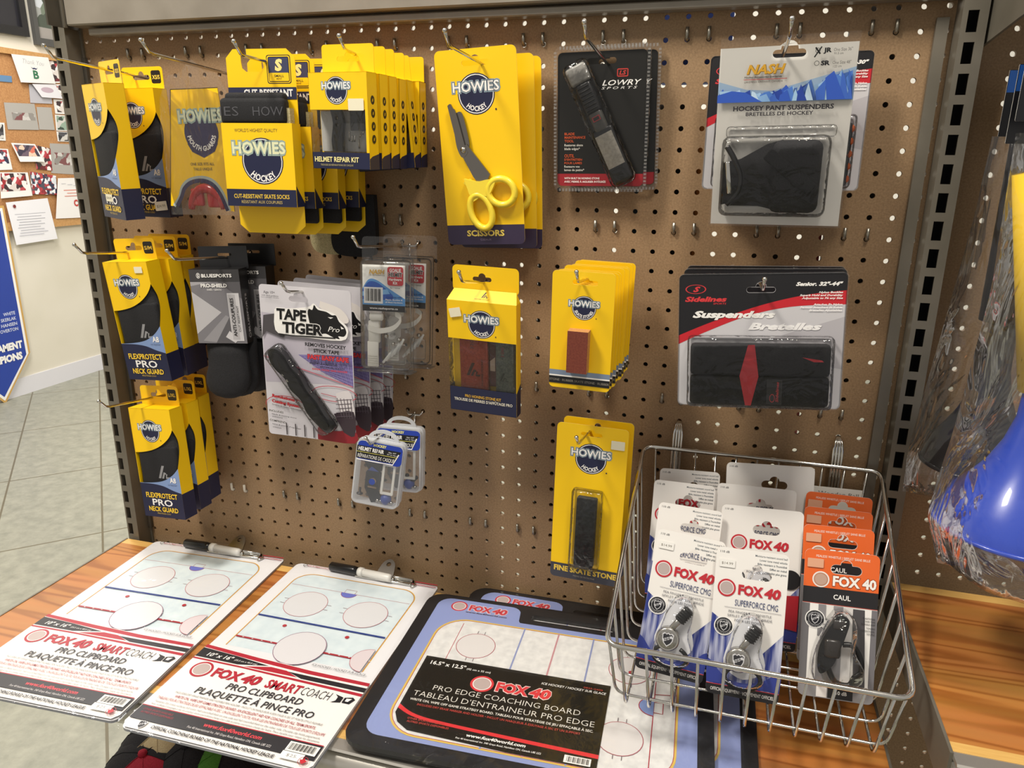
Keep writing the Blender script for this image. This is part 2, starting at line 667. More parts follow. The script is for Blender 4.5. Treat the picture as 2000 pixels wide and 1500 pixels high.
def upright(x0, x1, sx0, sx1, ztop):
    mb = MB()
    holes = []
    z = ztop
    while z > 200:
        holes.append([(sx0, z - 21.5), (sx1, z - 21.5), (sx1, z), (sx0, z)])
        z -= 31.2
    mb.box(x0, sx0, -30, -28, 0, 1700, steel_grey)
    mb.box(sx1, x1, -30, -28, 0, 1700, steel_grey)
    zs = [h[2][1] for h in holes]
    mb.box(sx0, sx1, -30, -28, zs[0], 1700, steel_grey)
    for za in zs:
        mb.box(sx0, sx1, -30, -28, za - 31.2, za - 21.5, steel_grey)
    mb.box(sx0, sx1, -30, -28, 0, zs[-1] - 31.2, steel_grey)
    mb.box(x0, x0 + 1.5, -28, 40, 0, 1700, steel_grey)
    mb.box(x1 - 1.5, x1, -28, 40, 0, 1700, steel_grey)
    mb.box(x0 + 1.5, x1 - 1.5, 10, 12, 0, 1700, slot_shade)  # back sheet coloured near-black for the shade seen through the slots
    mb.box(x1, x1 + 4, -3, 0, 0, 1700, steel_grey)
    return mb.build('upright', unit)


mark(upright(-615.5, -593, -613, -603.8, 1573.7), 'left slotted upright')
mark(upright(591, 616, 596.5, 607, 1575.4), 'right slotted upright')
mb = MB()
mb.box(572, 584.5, -7, -1, 620, 1417, steel_grey)
mark(mb.build('retainer_strip', unit), 'thin grey strip along the right edge of the main panel')
mb = MB()
mb.box(-593, -586, -6, -1, 620, 1407, steel_dark)
mark(mb.build('retainer_strip', unit), 'thin grey strip along the left edge of the main panel')
mb = MB()
mb.rbox(-556, 590, -24, -3, 1434, 1443.5, 1.5, steel_light, 1, False)
mb.build('panel_rail', unit)

top = thing('metal_shelf', 'grey steel shelf above the brown panel, only its back edge in view', 'shelf')
mb = MB()
mb.rbox(-584, 590, -34, -4, 1446.5, 1580, 2, steel_light, 1, False)
mb.build('back_beam', top)
mb = MB()
mb.box(-592, -589, -60, -6, 1444, 1580, steel_dark)
mb.box(-589, -585, -36, -30, 1444, 1580, steel_grey)
mb.build('bracket', top)

br = thing('metal_shelf', 'grey steel shelf of the right bay, its sloping bracket cutting the top right corner', 'shelf')
mb = MB()
mb.X = Matrix.Translation((619, 0, 0)) @ Matrix.Rotation(rad(-90), 4, 'Z')
# after the turn: local x runs out from the board, y across its thickness
mb.prism([(8, 1386), (30, 1388), (120, 1396), (330, 1410), (330, 1600), (8, 1600)], (), 0, 3, steel_grey)
mb.build('bracket_plate', br)
mb = MB()
mb.box(622, 1150, -330, -6, 1585, 1603, steel_grey)
mb.build('shelf_tray', br)


def prism_x(mb, prof, x0, x1, mat, smooth=False):
    """profile of (y, z) points extruded along x"""
    n = len(prof)
    vs = [(x0, p[0], p[1]) for p in prof] + [(x1, p[0], p[1]) for p in prof]
    mb.add(vs, [(i, (i + 1) % n, n + (i + 1) % n, n + i) for i in range(n)], mat, smooth)
    mb.add(vs, [tuple(range(n))[::-1], tuple(range(n, 2 * n))], mat)


def wood_shelf(x0, x1, yb, yf, zt, label):
    t = thing('wooden_shelf', label, 'shelf', (x0 / 1000, yb / 1000, 0))
    mb = MB()
    w, d = x1 - x0, yf - yb
    mb.box(0, w, d + 13, -16, zt - 18, zt, wood)
    mb.box(0, w, -16, 0, zt - 18, zt, wood_edge)
    mb.box(0, w, d, d + 13, zt - 18, zt, wood_edge)
    mb.build('plank', t)
    mb = MB()
    prism_x(mb, [(d, zt - .5), (d - 16, zt - .5), (d - 18, zt - 2.5), (d - 16, zt - 4.5), (d - 2, zt - 5), (d - 2, zt - 20), (d, zt - 20)], 0, w, silver_rail)
    mb.build('edge_trim', t)
    mb = MB()
    pr = [(d - 2, zt - 9)] + [(d - 6 - 16 * math.sin(rad(a)), zt - 27 + 18 * math.cos(rad(a))) for a in range(0, 121, 10)] + [(d - 14, zt - 46), (d - 2, zt - 46)]
    prism_x(mb, pr, 0, w, silver_rail, True)
    mb.build('front_rail', t)
    for s in (0, 1):
        mb = MB()
        X = w if s else -3
        mb.box(X, X + 3, d - 4, 0, zt - 46, zt + 1, steel_grey)
        mb.build('bracket', t)
    return t


wood_shelf(-612, 601, -36, -358, 610, 'main varnished pine shelf with a silver front rail, clipboards lying on it')
wood_shelf(617, 1150, -30, -335, 740, 'bare varnished pine shelf right of the wire basket')
deck = thing('base_deck', 'grey steel bottom deck far below the main pine shelf', 'shelf')
mb = MB()
mb.box(-590, 589, -330, -34, 127, 142, steel_dark)
mb.box(-590, 589, -330, -322, 0, 127, steel_dark)
mb.build('deck_plate', deck)


# ------------------------------------------------------------------ hooks
def P(c, r):
    return ((c - 23) * IN / 1000, (Z0 - r * IN) / 1000)


def hook(c, rb, re, L, label, ball=2.7, tip=(12.5, 13)):
    x, z = P(c, rb)
    t = thing('display_hook', label, 'hook', (x, 0, z), group='chrome wire hooks holding the packages')
    dz = (rb - re) * IN
    a = MB()
    e = Vector((0, -L * 1000, dz))
    st = Vector((0, -3.5, 0))
    pts = [st + (e - st) * k for k in (0, .3, .6, .9, .965)] + [e + Vector((0, -1.5, 1.2)), e + Vector((0, -tip[0] * .55, tip[1] * .55)), e + Vector((0, -tip[0], tip[1]))]
    a.tube([tuple(p) for p in pts], 1.9, chrome, 10)
    arm = a.build('arm', t)
    a = MB()
    a.ball(tuple(e + Vector((0, -tip[0], tip[1]))), ball, chrome, 12)
    a.build('ball_tip', arm)
    b = MB()
    b.tube([(-12.7, 9, 5.1), (-12.7, -1, 5.1), (-11.5, -3.4, 2.6), (-9, -4.2, 0), (9, -4.2, 0), (11.5, -3.4, 2.6), (12.7, -1, 5.1), (12.7, 9, 5.1)], 1.7, chrome, 8)
    b.tube([(0, -3, 4), (0, -3, -15)], 1.7, chrome, 8)
    b.build('crossbar', t)
    return t


HK = [(4.5, 2.2, 1.85, .175, 'chrome hook through the yellow XS/S boxes, topmost at the left upright'),
      (10.5, 2.2, 1.82, .181, 'chrome hook holding the clear bag of the yellow mouth guard'),
      (15.5, 2.2, 2.04, .180, 'chrome hook through the yellow skate sock cards'),
      (20.5, 2.2, 1.89, .166, 'chrome hook through the yellow helmet repair kits'),
      (25.5, 2.2, 1.87, .168, 'chrome hook through the yellow scissors cards'),
      (31.5, 2.2, 1.80, .173, 'chrome hook through the black blade tool packages'),
      (39.3, 2.2, 1.98, .173, 'chrome hook through the white suspender pouch at top right'),
      (4.5, 12.2, 11.55, .176, 'chrome hook through the yellow S/M boxes at the left upright'),
      (10.5, 12.2, 11.6, .180, 'chrome hook through the black knee sock box'),
      (16.5, 14.0, 13.05, .162, 'chrome hook through the grey tape cutter cards'),
      (20.5, 11.2, 10.65, .157, 'chrome hook through the clear goalie helmet kit packs'),
      (26.0, 13.0, 12.0, .167, 'chrome hook through the yellow honing stone box'),
      (31.5, 12.2, 11.72, .170, 'chrome hook through the yellow cards with brown stones'),
      (39.3, 12.2, 11.62, .173, 'chrome hook through the wide black and red suspender packs'),
      (4.5, 21.2, 20.24, .176, 'chrome hook through the lowest yellow boxes at the left upright'),
      (20.5, 21.2, 21.0, .150, 'chrome hook with its T shaped base bare, above the small clear cases'),
      (31.5, 20.6, 19.9, .135, 'chrome hook through the yellow fine skate stone card')]
for c, rb, re, L, lab in HK:
    hook(c, rb, re, L, lab)

# ends of the hooks of the far side, poking through the panel in pairs
pr0 = None
PAIRS = [(c, 1) for c in (3, 7, 11, 15, 19, 23, 27, 31, 35, 39, 43)] + [(c, 10) for c in (19, 31, 35, 39, 43)] + [(c, 19) for c in (19, 27, 31, 35, 39, 43)] + [(c, 28) for c in (7, 11, 15, 20, 24, 27)]
for c, r in PAIRS:
    x, z = P(c + .5, r)
    where = {1: 'in the top row', 10: 'in the second row', 19: 'in the third row', 28: 'in the lowest row'}[r]
    side = {3: 'above the XS/S boxes at far left', 7: 'above the mouth guard bag', 11: 'behind the skate sock cards', 15: 'left of the repair kits', 19: 'above the last repair kit', 23: 'left above the scissors', 27: 'right above the scissors', 31: 'above the blade tool package', 35: 'left of the white pouch', 39: 'behind the white pouch', 43: 'right of the white pouch'} if r == 1 else \
        {19: 'under the last repair kit', 31: 'under the blade tool package', 35: 'left below the white pouch', 39: 'right under the white pouch', 43: 'right below the white pouch'} if r == 10 else \
        {19: 'under the goalie packs', 27: 'left of the brown stone cards', 31: 'under the brown stone cards', 35: "under the wide pack's left corner", 39: "under the wide pack's middle", 43: "under the wide pack's right corner"} if r == 19 else \
        {7: 'with white tips, furthest left', 11: 'second from the left', 15: 'left below the clear cases', 20: 'right below the clear cases', 24: 'second from the right', 27: 'nearest the fine stone card'}
    lab = 'pair of steel hook ends ' + where + ', ' + side[c].replace(' boxes at far left', ' boxes')
    if pr0 is None:
        pr0 = thing('hook_end_pair', lab, 'hook', (x, 0, z), group='hook ends poking through the panel in pairs')
        for sx in (-12.7, 12.7):
            m = MB()
            m.tube([(sx, 14, 1), (sx, 4, .5), (sx, -1, -.4), (sx, -3.4, 1.2), (sx, -4.2, 4.5), (sx, -4.4, 13)], 2.2, galv, 9)
            m.build('prong', pr0)
        m = MB()
        m.tube([(-12.7, 13, 1), (12.7, 13, 1)], 2.0, galv, 8)
        m.build('crossbar', pr0)
    else:
        q = dup(pr0, (x, 0, z), label=lab)
        if r == 28 and c == 7:
            wm = ink('#d9d2c2', 0.6)
            for ch in q.children:
                if ch.name.startswith('prong'):
                    ch.data = ch.data.copy()
                    ch.data.materials[0] = wm


# ------------------------------------------------------------------ packages: shared print
CREAM = '#f4e6a8'


def badge(mb, cx, cz, R, word='HOCKEY', banner=1.0, pale=False):
    """round team badge: dark disc, white ring, puffy white name across the top, a word along the underside"""
    mb.disc(cx, cz, R, NAVY)
    mb.ring(cx, cz, R * .90, R * .945, WHITE)
    mb.text(word, cx, cz, R * (1.1 if len(word) < 8 else 1.75), R * .24, WHITE, .03, arc=R * .70)
    w, h = 2.5 * R * banner, .46 * R
    z = cz + .36 * R
    mb.text('Howies'.upper(), cx, z, w * 1.06, h * 1.06, '#8ea2ae' if not pale else '#a9bcae', .105)
    mb.text('HOWIES', cx, z, w * 1.02, h, '#46566a' if not pale else '#9fb3a6', .06)
    mb.text('HOWIES', cx, z, w, h, WHITE, .022)
    mb.disc(cx + R * 1.02, cz - R * .78, R * .045, NAVY)


def h_mark(mb, cx, cz, s, col, rot=0):
    """slanted stick-like letter mark"""
    q = []
    for pts in ([(-5, -5), (-2.6, -5), (2.2, 6), (-.4, 6)], [(-1.6, -5), (.4, -5), (1.9, -1.4), (3.4, -1.2), (3.2, -.2), (1.0, .6)], [(2.6, -5), (6.2, -5), (6.8, -3.4), (3.6, -3.6), (4.6, -1.0), (3.2, -1.2)]):
        mb.poly([(cx + s * (x * math.cos(rot) - z * math.sin(rot)), cz + s * (x * math.sin(rot) + z * math.cos(rot))) for x, z in pts], col)


def sticker(parent, x0, x1, z0, z1, y, txt='', rot=0, name='price_sticker', mat='#e9e3c9'):
    m = MB(y)
    cx, cz = (x0 + x1) / 2, (z0 + z1) / 2
    c, s_ = math.cos(rad(rot)), math.sin(rad(rot))
    q = [(cx + (a - cx) * c - (b - cz) * s_, cz + (a - cx) * s_ + (b - cz) * c) for a, b in rrect(x0, z0, x1, z1, .8, 2)]
    m.prism(q, (), y - .25, y, ink(mat, .5))
    m.ly = y - .3
    if txt:
        m.text(txt, cx, cz, (x1 - x0) * .72, (z1 - z0) * .3, '#7d776c', 0, rot=rot)
    return m.build(name, parent)


SIDE = Matrix(((0, 0, 0, 0), (0, 0, 0, 0), (0, 0, 0, 0), (0, 0, 0, 1)))


def side_x(x):
    """print frame on the right-hand wall at x: u runs into the board, depth sticks out to the right"""
    return Matrix(((0, -1, 0, x), (1, 0, 0, 0), (0, 0, 1, 0), (0, 0, 0, 1)))


def tab(mb, x0, x1, z0, z1, y, r, hole, size=None, mat=None):
    mb.prism(rrect(x0, z0, x1, z1, r), [hole] if hole else [], y - .6, y, mat or yellow)


# ---- neck guards: die-cut carton with the black guard showing
def neck_guard(size, label, loc, yaw, pit, rol, group, logo=True):
    t = thing('neck_guard_package', label, 'package', loc, yaw, pit, rol, group)
    W2, H2, D = 40, 89, 26
    up = smooth_line([(-40, 17), (-24, 18.5), (-4, 23), (14, 31), (28, 41), (36, 50), (40, 57)])
    lo = smooth_line([(-40, -33), (-16, -31.5), (8, -27), (27, -17), (40, -5)])
    c = MB()
    c.flat(up + [(40, 89), (-40, 89)], (), yellow, 0)
    c.flat([(-40, -89), (40, -89)] + lo[::-1], (), ink(BLUEW), 0)
    for q in ((-40, -39.4, 0, D, -89, 89), (-40, 40, D - .6, D, -89, 89), (-40, 40, 0, D, -89, -88.4), (-40, 40, 0, D, 88.4, 89)):
        c.box(*q, yellow)
    lens = smooth_line([(0, -5), (4.5, 8), (8.5, 24), (8, 38), (4, 49), (0, 57)])
    c.X = side_x(40)
    c.flat([(0, -89), (D, -89), (D, 89), (0, 89)] + lens[::-1], (), yellow, 0)
    c.ly = 0
    c.rect(0, -89, D, -47, NAVY)
    c.X = None
    c.ly = 0
    c.poly([(-40, -89), (40, -89)] + smooth_line([(40, -46), (24, -42), (6, -36), (-14, -33.5), (-40, -33.3)]), NAVY)
    badge(c, -3, 53, 18)
    c.text('A8', 27, -25, 12, 8, WHITE, .03)
    c.text('CUT RESISTANT', 25, -33, 18, 1.7, NAVY, 0)
    c.text('FLEXPROTECT', 0, -52, 62, 8, '#f0c83a', .03)
    c.text('PRO', 0, -63.5, 40, 10.5, WHITE, .02)
    c.text('NECK GUARD', 0, -75, 58, 7.6, '#f0c83a', .03)
    c.text('PROTÈGE-COU', 0, -82, 26, 2.6, '#c9ab45', 0)
    mark(c.build('carton', t), 'yellow and navy printed carton with a curved cut-out')
    k = MB()
    tab(k, -37, 37, 86, 119, D, 5, euro(-2, 105, 30, 6.5, 5))
    k.ly = D - .6
    k.rect(16, 96.5, 33, 114, '#17171a', 3)
    k.text(size, 24.5, 105, 13.5, 5.2, '#f0d65a', .02)
    k.build('hang_tab', t)
    g = MB()
    g.rbox(-38.6, 38.6, 2.5, D - 1.5, -62, 66, 9, fabric_grey, 3)
    g.rbox(-37, 38, 1.2, 12, -48, 30, 5, fabric, 3)
    if logo:
        g.ly = 1.1
        h_mark(g, 8, -14, 1.9, '#8f8f92')
    mark(g.build('neck_guard', t), 'black padded neck guard')
    return t


G1 = 'yellow XS/S neck guard boxes at top left'
a = neck_guard('XS/S', 'yellow neck guard box marked XS/S, nearest the left upright and turned to the left', (-.4672, -.118, 1.2685), -27, 2.4, 1.2, G1, False)
sticker(a, -19, 5, -66, -56, -1, '$34.99')
b = neck_guard('XS/S', 'yellow XS/S neck guard box with a white $34.99 sticker, second from the upright', (-.4575, -.062, 1.2675), -3, 1.5, 0, G1)
sticker(b, 16, 38, -79, -66, -1.2, '$34.99', 6, mat='#e8e6df')
G2 = 'yellow S/M neck guard boxes'
a = neck_guard('S/M', 'frontmost of the three yellow S/M neck guard boxes at middle left', (-.4495, -.118, 1.0305), -2, 3.0, -3.6, G2)
sticker(a, 17, 31, 73, 82, -1, '')
neck_guard('S/M', 'middle one of the three yellow S/M neck guard boxes', (-.4475, -.083, 1.031), 1, 2.2, -1.5, G2)
neck_guard('S/M', 'rearmost of the three yellow S/M neck guard boxes, against the brown panel', (-.4535, -.05, 1.031), 1.5, 1.2, -.6, G2)
G3 = 'yellow L/XL neck guard boxes'
neck_guard('L/XL', 'frontmost of the three yellow neck guard boxes on the lowest left hook', (-.4492, -.118, .8065), -3, -2.5, -4.2, G3)
neck_guard('L/XL', 'middle one of the three yellow neck guard boxes on the lowest left hook', (-.4485, -.083, .8075), -1, -1, -2.2, G3)
neck_guard('L/XL', 'rearmost of the three yellow neck guard boxes on the lowest left hook', (-.4545, -.05, .8085), 1, 0, -.8, G3)

# ---- mouth guard in a clear bag
t = thing('mouth_guard_bag', 'clear bag with a yellow card and a red mouth guard, beside the XS/S boxes', 'package', (-.330, -.098, 1.273), 0, 0, -1)


def bag_pt(u, v):
    zt = 100 + 14 * math.exp(-((u - .52) / .16) ** 2) - 8 * abs(u - .5)
    zb = -86
    z = zb + (zt - zb) * v
    wl, wr = -56 + 12 * max(0, v - .55), 62 - 10 * max(0, v - .5)
    pin = max(0.0, (v - .84) / .16)
    x = wl + (wr - wl) * u
    x = x + (6 - x) * pin * .30
    return x, z, pin


bg_ = MB()
for sgn, y0 in ((-1, -2), (1, 6)):
    def fn(u, v, sgn=sgn, y0=y0):
        x, z, pin = bag_pt(u, v)
        b2 = 9 * (1 - (2 * u - 1) ** 4) * math.sin(math.pi * min(1, v * 1.1 + .02)) ** .7 * (1 - pin)
        wob = 1.6 * math.sin(9 * u + 7 * v) * math.sin(13 * v + 2 * u)
        return (x, 2 + sgn * (b2 + 1) + wob * (.6 if sgn < 0 else .2), z)
    bg_.grid(fn, 22, 26, film)
bg_.build('bag', t)
pc = MB(0)
arch_o = smooth_line([(-49, -74), (-38, -62), (-31, -48), (-18, -39), (3, -36), (20, -41), (32, -55), (41, -80)])
arch_i = smooth_line([(-36, -74), (-31, -62), (-24, -52), (-12, -46), (3, -44), (15, -49), (25, -61), (33, -79)])
outl = [(-29, 77), (3, 76), (42, 77), (45, 40), (49, -10), (46, -80)]
pc.prism([(-31, 78)] + [(43, 78), (47, 38), (51, -10), (49, -81)] + arch_o[::-1] + [(-55, -74), (-48, -30), (-40, 20)], (), 0, .5, yellow)
pc.ly = 0
pc.line(arch_o, 5, '#a7b4b4')
pc.line(smooth_line([(-44, -74), (-35, -62), (-28, -50), (-15, -42), (3, -40), (18, -45), (29, -58), (38, -80)]), 5.5, '#2b2450')
pc.line([(-31, 78), (43, 78), (47, 38), (51, -10), (49, -81)], .9, '#3a3420')
pc.line([(-55, -74), (-48, -30), (-40, 20), (-31, 78)], .9, '#3a3420')
pc.disc(10, 22, 27, '#2b2450')
pc.poly([(-14, 8), (-8, -2), (10, -10), (28, -2), (34, 8), (22, 40), (-2, 40)], '#2b2450')
pc.text('MOUTH GUARDS', 10, 22, 56, 6.2, WHITE, .03, arc=20)
pc.text('HOWIES', 11, 44, 72, 15, '#9db4ae', .11)
pc.text('HOWIES', 11, 44, 70, 14, '#dfe5c8', .03)
pc.lines(['ONE SIZE FITS ALL', 'TAILLE UNIQUE'], 6, -18, 6.5, [38, 30], 3.6, '#3d3838', bold=.005)
mark(pc.build('printed_card', t), 'yellow printed insert with an arched window')
mg = MB()
red_gel = ink('#b32228', .25, 0, .4)
arc_pts = [(3 + 27 * math.sin(rad(a)), 4, -88 + 34 * math.cos(rad(a)) + 4) for a in range(-80, 81, 10)]
mg.tube(arc_pts, [4 + 3 * math.cos(rad(a)) for a in range(-80, 81, 10)], red_gel, 10)
mg.rbox(-21, -1, 1, 7, -74, -50, 4, red_gel, 3)
mg.rbox(5, 25, 1, 7, -76, -52, 4, red_gel, 3)
mark(mg.build('mouth_guard', t), 'red mouth guard')

# ---- skate socks on a header card
G4 = 'yellow skate sock cards on one hook'


def sock_card(label, loc, yaw, pit, rol, dangle=False, front=True):
    t = thing('skate_sock_package', label, 'package', loc, yaw, pit, rol, G4)
    c = MB(0)
    jh = [(-26, 111), (-26, 89), (-22, 85), (3, 85), (4, 90), (4, 97), (-2, 101), (-18, 101), (-18, 111)]
    outer = [(-34, -111), (34, -111), (46, -101), (46, 101), (35, 111)] + [(-18, 111), (-18, 103), (-4, 102), (3, 98), (4, 90), (0, 85), (-20, 85), (-25, 89), (-26, 96), (-26, 111)] + [(-36, 111), (-46, 101), (-46, -101)]
    c.prism(outer, (), 0, .8, yellow)
    c.ly = 0
    c.rect(8, 71, 40, 104, '#1d1d22', 3)
    c.rect(9, 72, 39, 103, YEL, 2.5)
    c.rect(10.2, 73, 37.8, 101.8, '#1d1d22', 2)
    c.rect(11, 83.5, 37, 101, '#3b3f5c', 1)
    c.rect(11, 74, 37, 83.5, YEL, 1)
    c.text('S', 24, 92.5, 10, 12, '#f5df8c', .06, shear=.12)
    c.text('SMALL', 24, 80, 13, 2.8, '#33301f', .01)
    c.text('PETIT', 24, 76.5, 7, 2, '#33301f', 0)
    c.rect(-46, 53, 46, 67, '#272b46')
    c.text('CUT-RESISTANT', 8, 60.5, 66, 8, WHITE, .03)
    mark(c.build('header_card', t), 'yellow card with an open hook slot and a size panel')
    p = MB()
    p.rbox(-46, 36, -15, -1, -70, 57, 6, fabric, 3)
    p.rbox(-50, 38, -20, -3, 22, 54, 6, fabric, 3)
    p.rbox(-44, 36, -17, -2, 44, 60, 5, fabric, 3)
    if not front:
        p.rbox(-30, 43, -9, -1, -96, -60, 4, fabric, 3)
    p.ly = -20.1
    if front:
        p.text('IES', -36, 38, 25, 11, '#55555a', -.01)
        p.text('HOW', 16, 38, 40, 11, '#55555a', -.01)
    p.box(37, 42, -14, -3, 10, 42, khaki)
    mark(p.build('folded_socks', t), 'black folded socks with a grey knitted word')
    s_ = MB()
    s_.box(-47.5, 47.5, -22, -21.4, -76, 24, yellow)
    s_.box(46.9, 47.5, -21.4, 0, -76, 24, yellow)
    s_.box(-47.5, -46.9, -21.4, 0, -76, 24, yellow)
    s_.ly = -22
    s_.text("WORLD'S HIGHEST QUALITY", -1, 15.5, 58, 4, '#4c4226', .005)
    s_.disc(5, -21, 28, NAVY)
    s_.ring(5, -21, 25.6, 26.6, WHITE)
    s_.text('HOCKEY', 5, -21, 34, 7.5, WHITE, .03, arc=20.5)
    s_.text('HOWIES', 1, -5, 74, 14.5, '#96a8a0', .11)
    s_.text('HOWIES', 1, -5, 72, 13.5, '#dfe0b8', .03)
    s_.rect(-47.5, -76, 47.5, -55, NAVY)
    s_.text('CUT-RESISTANT SKATE SOCKS', 0, -63.5, 76, 5, '#ecc640', .015)
    s_.text('RÉSISTANT AUX COUPURES', 0, -70.5, 56, 3.6, '#c9b06a', 0)
    s_.X = side_x(47.5)
    s_.ly = 0
    s_.poly([(-21, -76), (0, -76), (0, -72), (-21, -50)], NAVY)
    s_.X = None
    mark(s_.build('sleeve', t), 'yellow and navy printed sleeve around the socks')
    if dangle:
        d = MB()
        prof = smooth_line([(-4, -60), (-6, -100), (-8, -126), (-2, -141), (14, -146), (50, -145), (58, -136), (60, -110), (58, -60)])
        d.prism(prof, (), 2, 14, fabric, None, True)
        d.prism([(x - 34 if x < 30 else x - 40, z + 1) for x, z in prof], (), 5, 12, khaki, None, True)
        mark(d.build('sock_toes', t), 'khaki and black sock toes hanging below the card')
    return t


sock_card('frontmost yellow skate sock card, size S, with black socks in a printed sleeve', (-.1985, -.132, 1.2805), 5, 0, .2)
sock_card('second yellow skate sock card from the front of its hook', (-.1885, -.104, 1.2775), 4, 0, .2, front=False)
sock_card('third yellow skate sock card from the front of its hook', (-.1725, -.070, 1.276), 3, 0, .6, front=False)
sock_card('rearmost yellow skate sock card, khaki and black sock toes hanging below it', (-.160, -.036, 1.277), 3, 0, 1.0, True, False)

# ---- helmet repair kits
G5 = 'yellow helmet repair kit boxes on one hook'


def helmet_kit(label, loc, yaw, pit, rol, st=False):
    t = thing('helmet_repair_kit', label, 'package', loc, yaw, pit, rol, G5)
    D = 21
    c = MB(0)
    c.flat([(-40, 13), (40, 13), (40, 54), (-40, 54)], (), yellow, 0)
    c.flat([(-40, -54), (40, -54), (40, -35), (-40, -35)], (), ink(NAVY), 0)
    c.flat([(36, -35), (40, -35), (40, 13), (36, 13)], (), yellow, 0)
    c.box(-40, 40, D - .6, D, -54, 54, yellow)
    c.box(-40, 40, 0, D, 53.5, 54, yellow)
    c.box(-40, 40, 0, D, -54, -53.5, ink(NAVY))
    c.box(-40, -39.5, 0, D, 13, 54, yellow)
    c.box(-40, -39.5, 0, D, -54, -35, ink(NAVY))
    c.box(39.5, 40, 0, D, -54, 54, yellow)
    c.X = side_x(40)
    c.ly = 0
    c.poly([(0, -54), (D, -54), (D, -36), (6, -39), (0, -42)], NAVY)
    for i, z in enumerate((24, 9.5, -5, -19.5)):
        c.disc(D / 2, z, 4.3, '#17171a', 5)
        c.poly([(D / 2 - 1.5, z - 2), (D / 2 + 1, z - 1.5), (D / 2 + 1.6, z + 2), (D / 2 - .8, z + 1)], '#cfa91a')
    c.X = None
    c.ly = 0
    badge(c, -2, 34, 15.5)
    c.text('HELMET REPAIR KIT', -6, -43, 62, 5.6, '#efe3a0', .025)
    c.text('TROUSSE DE RÉPARATIONS DE CASQUE', -6, -49.5, 46, 2.1, '#b9ad78', 0)
    mark(c.build('carton', t), 'yellow and navy carton with a clear window')
    k = MB()
    k.prism(rrect(-33, 50, 38, 86, 4), [euro(3, 70, 31, 6, 4.5)], D - .8, D - .2, yellow)
    k.build('hang_tab', t)
    w = MB()
    w.box(-39.6, 36, .6, .9, -35, 13, blister)
    w.build('window_film', t)
    q = MB()
    q.box(-38, 38, D - 3, D - 1, -34, 12, ink('#b9b8b4', .5))
    q.prism(smooth_line([(-16, 13), (-13, -2), (-16, -20), (-15, -34)], 3) + smooth_line([(-1, -34), (-1, -18), (2, -2), (-2, 13)], 3), [ell(-8, -4, 2.2, n=10), ell(-8, 4, 2.2, n=10)], 6, 11, black_plastic)
    q.box(8, 32, 11, 14, -10, 12, black_plastic)
    for i in range(7):
        q.tube([(6 + 4 * random.random() + 4 * i % 22, 8, -32 + 18 * random.random()), (8 + 4 * i % 22, 8, -24 + 14 * random.random())], 1.1, silver_metal, 6)
    q.box(4, 31, 4.5, 4.8, -34, -2, film_smooth)
    mark(q.build('contents', t), 'black clip and a small bag of screws')
    if st:
        sticker(t, 14, 35, 12, 25, -.9)
    return t


KX = [(-.0790, -.160, 1.3055, -5, 1, .8), (-.0775, -.133, 1.306, -2, 1, .8), (-.0775, -.107, 1.3062, -1, 1, .4), (-.0775, -.081, 1.3064, 0, 0, 1.2), (-.074, -.054, 1.304, 2, 0, -4.5), (-.0720, -.027, 1.3075, 0, 0, 0)]
KL = ['frontmost', 'second from the front', 'third from the front', 'fourth from the front', 'fifth from the front and tilted', 'rearmost']
for i, (x, y, z, a_, b_, c_) in enumerate(KX):
    helmet_kit(KL[i] + ' of the six yellow helmet repair kit boxes', (x, y, z), a_, b_, c_, i == 0)

# ---- scissors
G6 = 'yellow scissors cards on one hook'


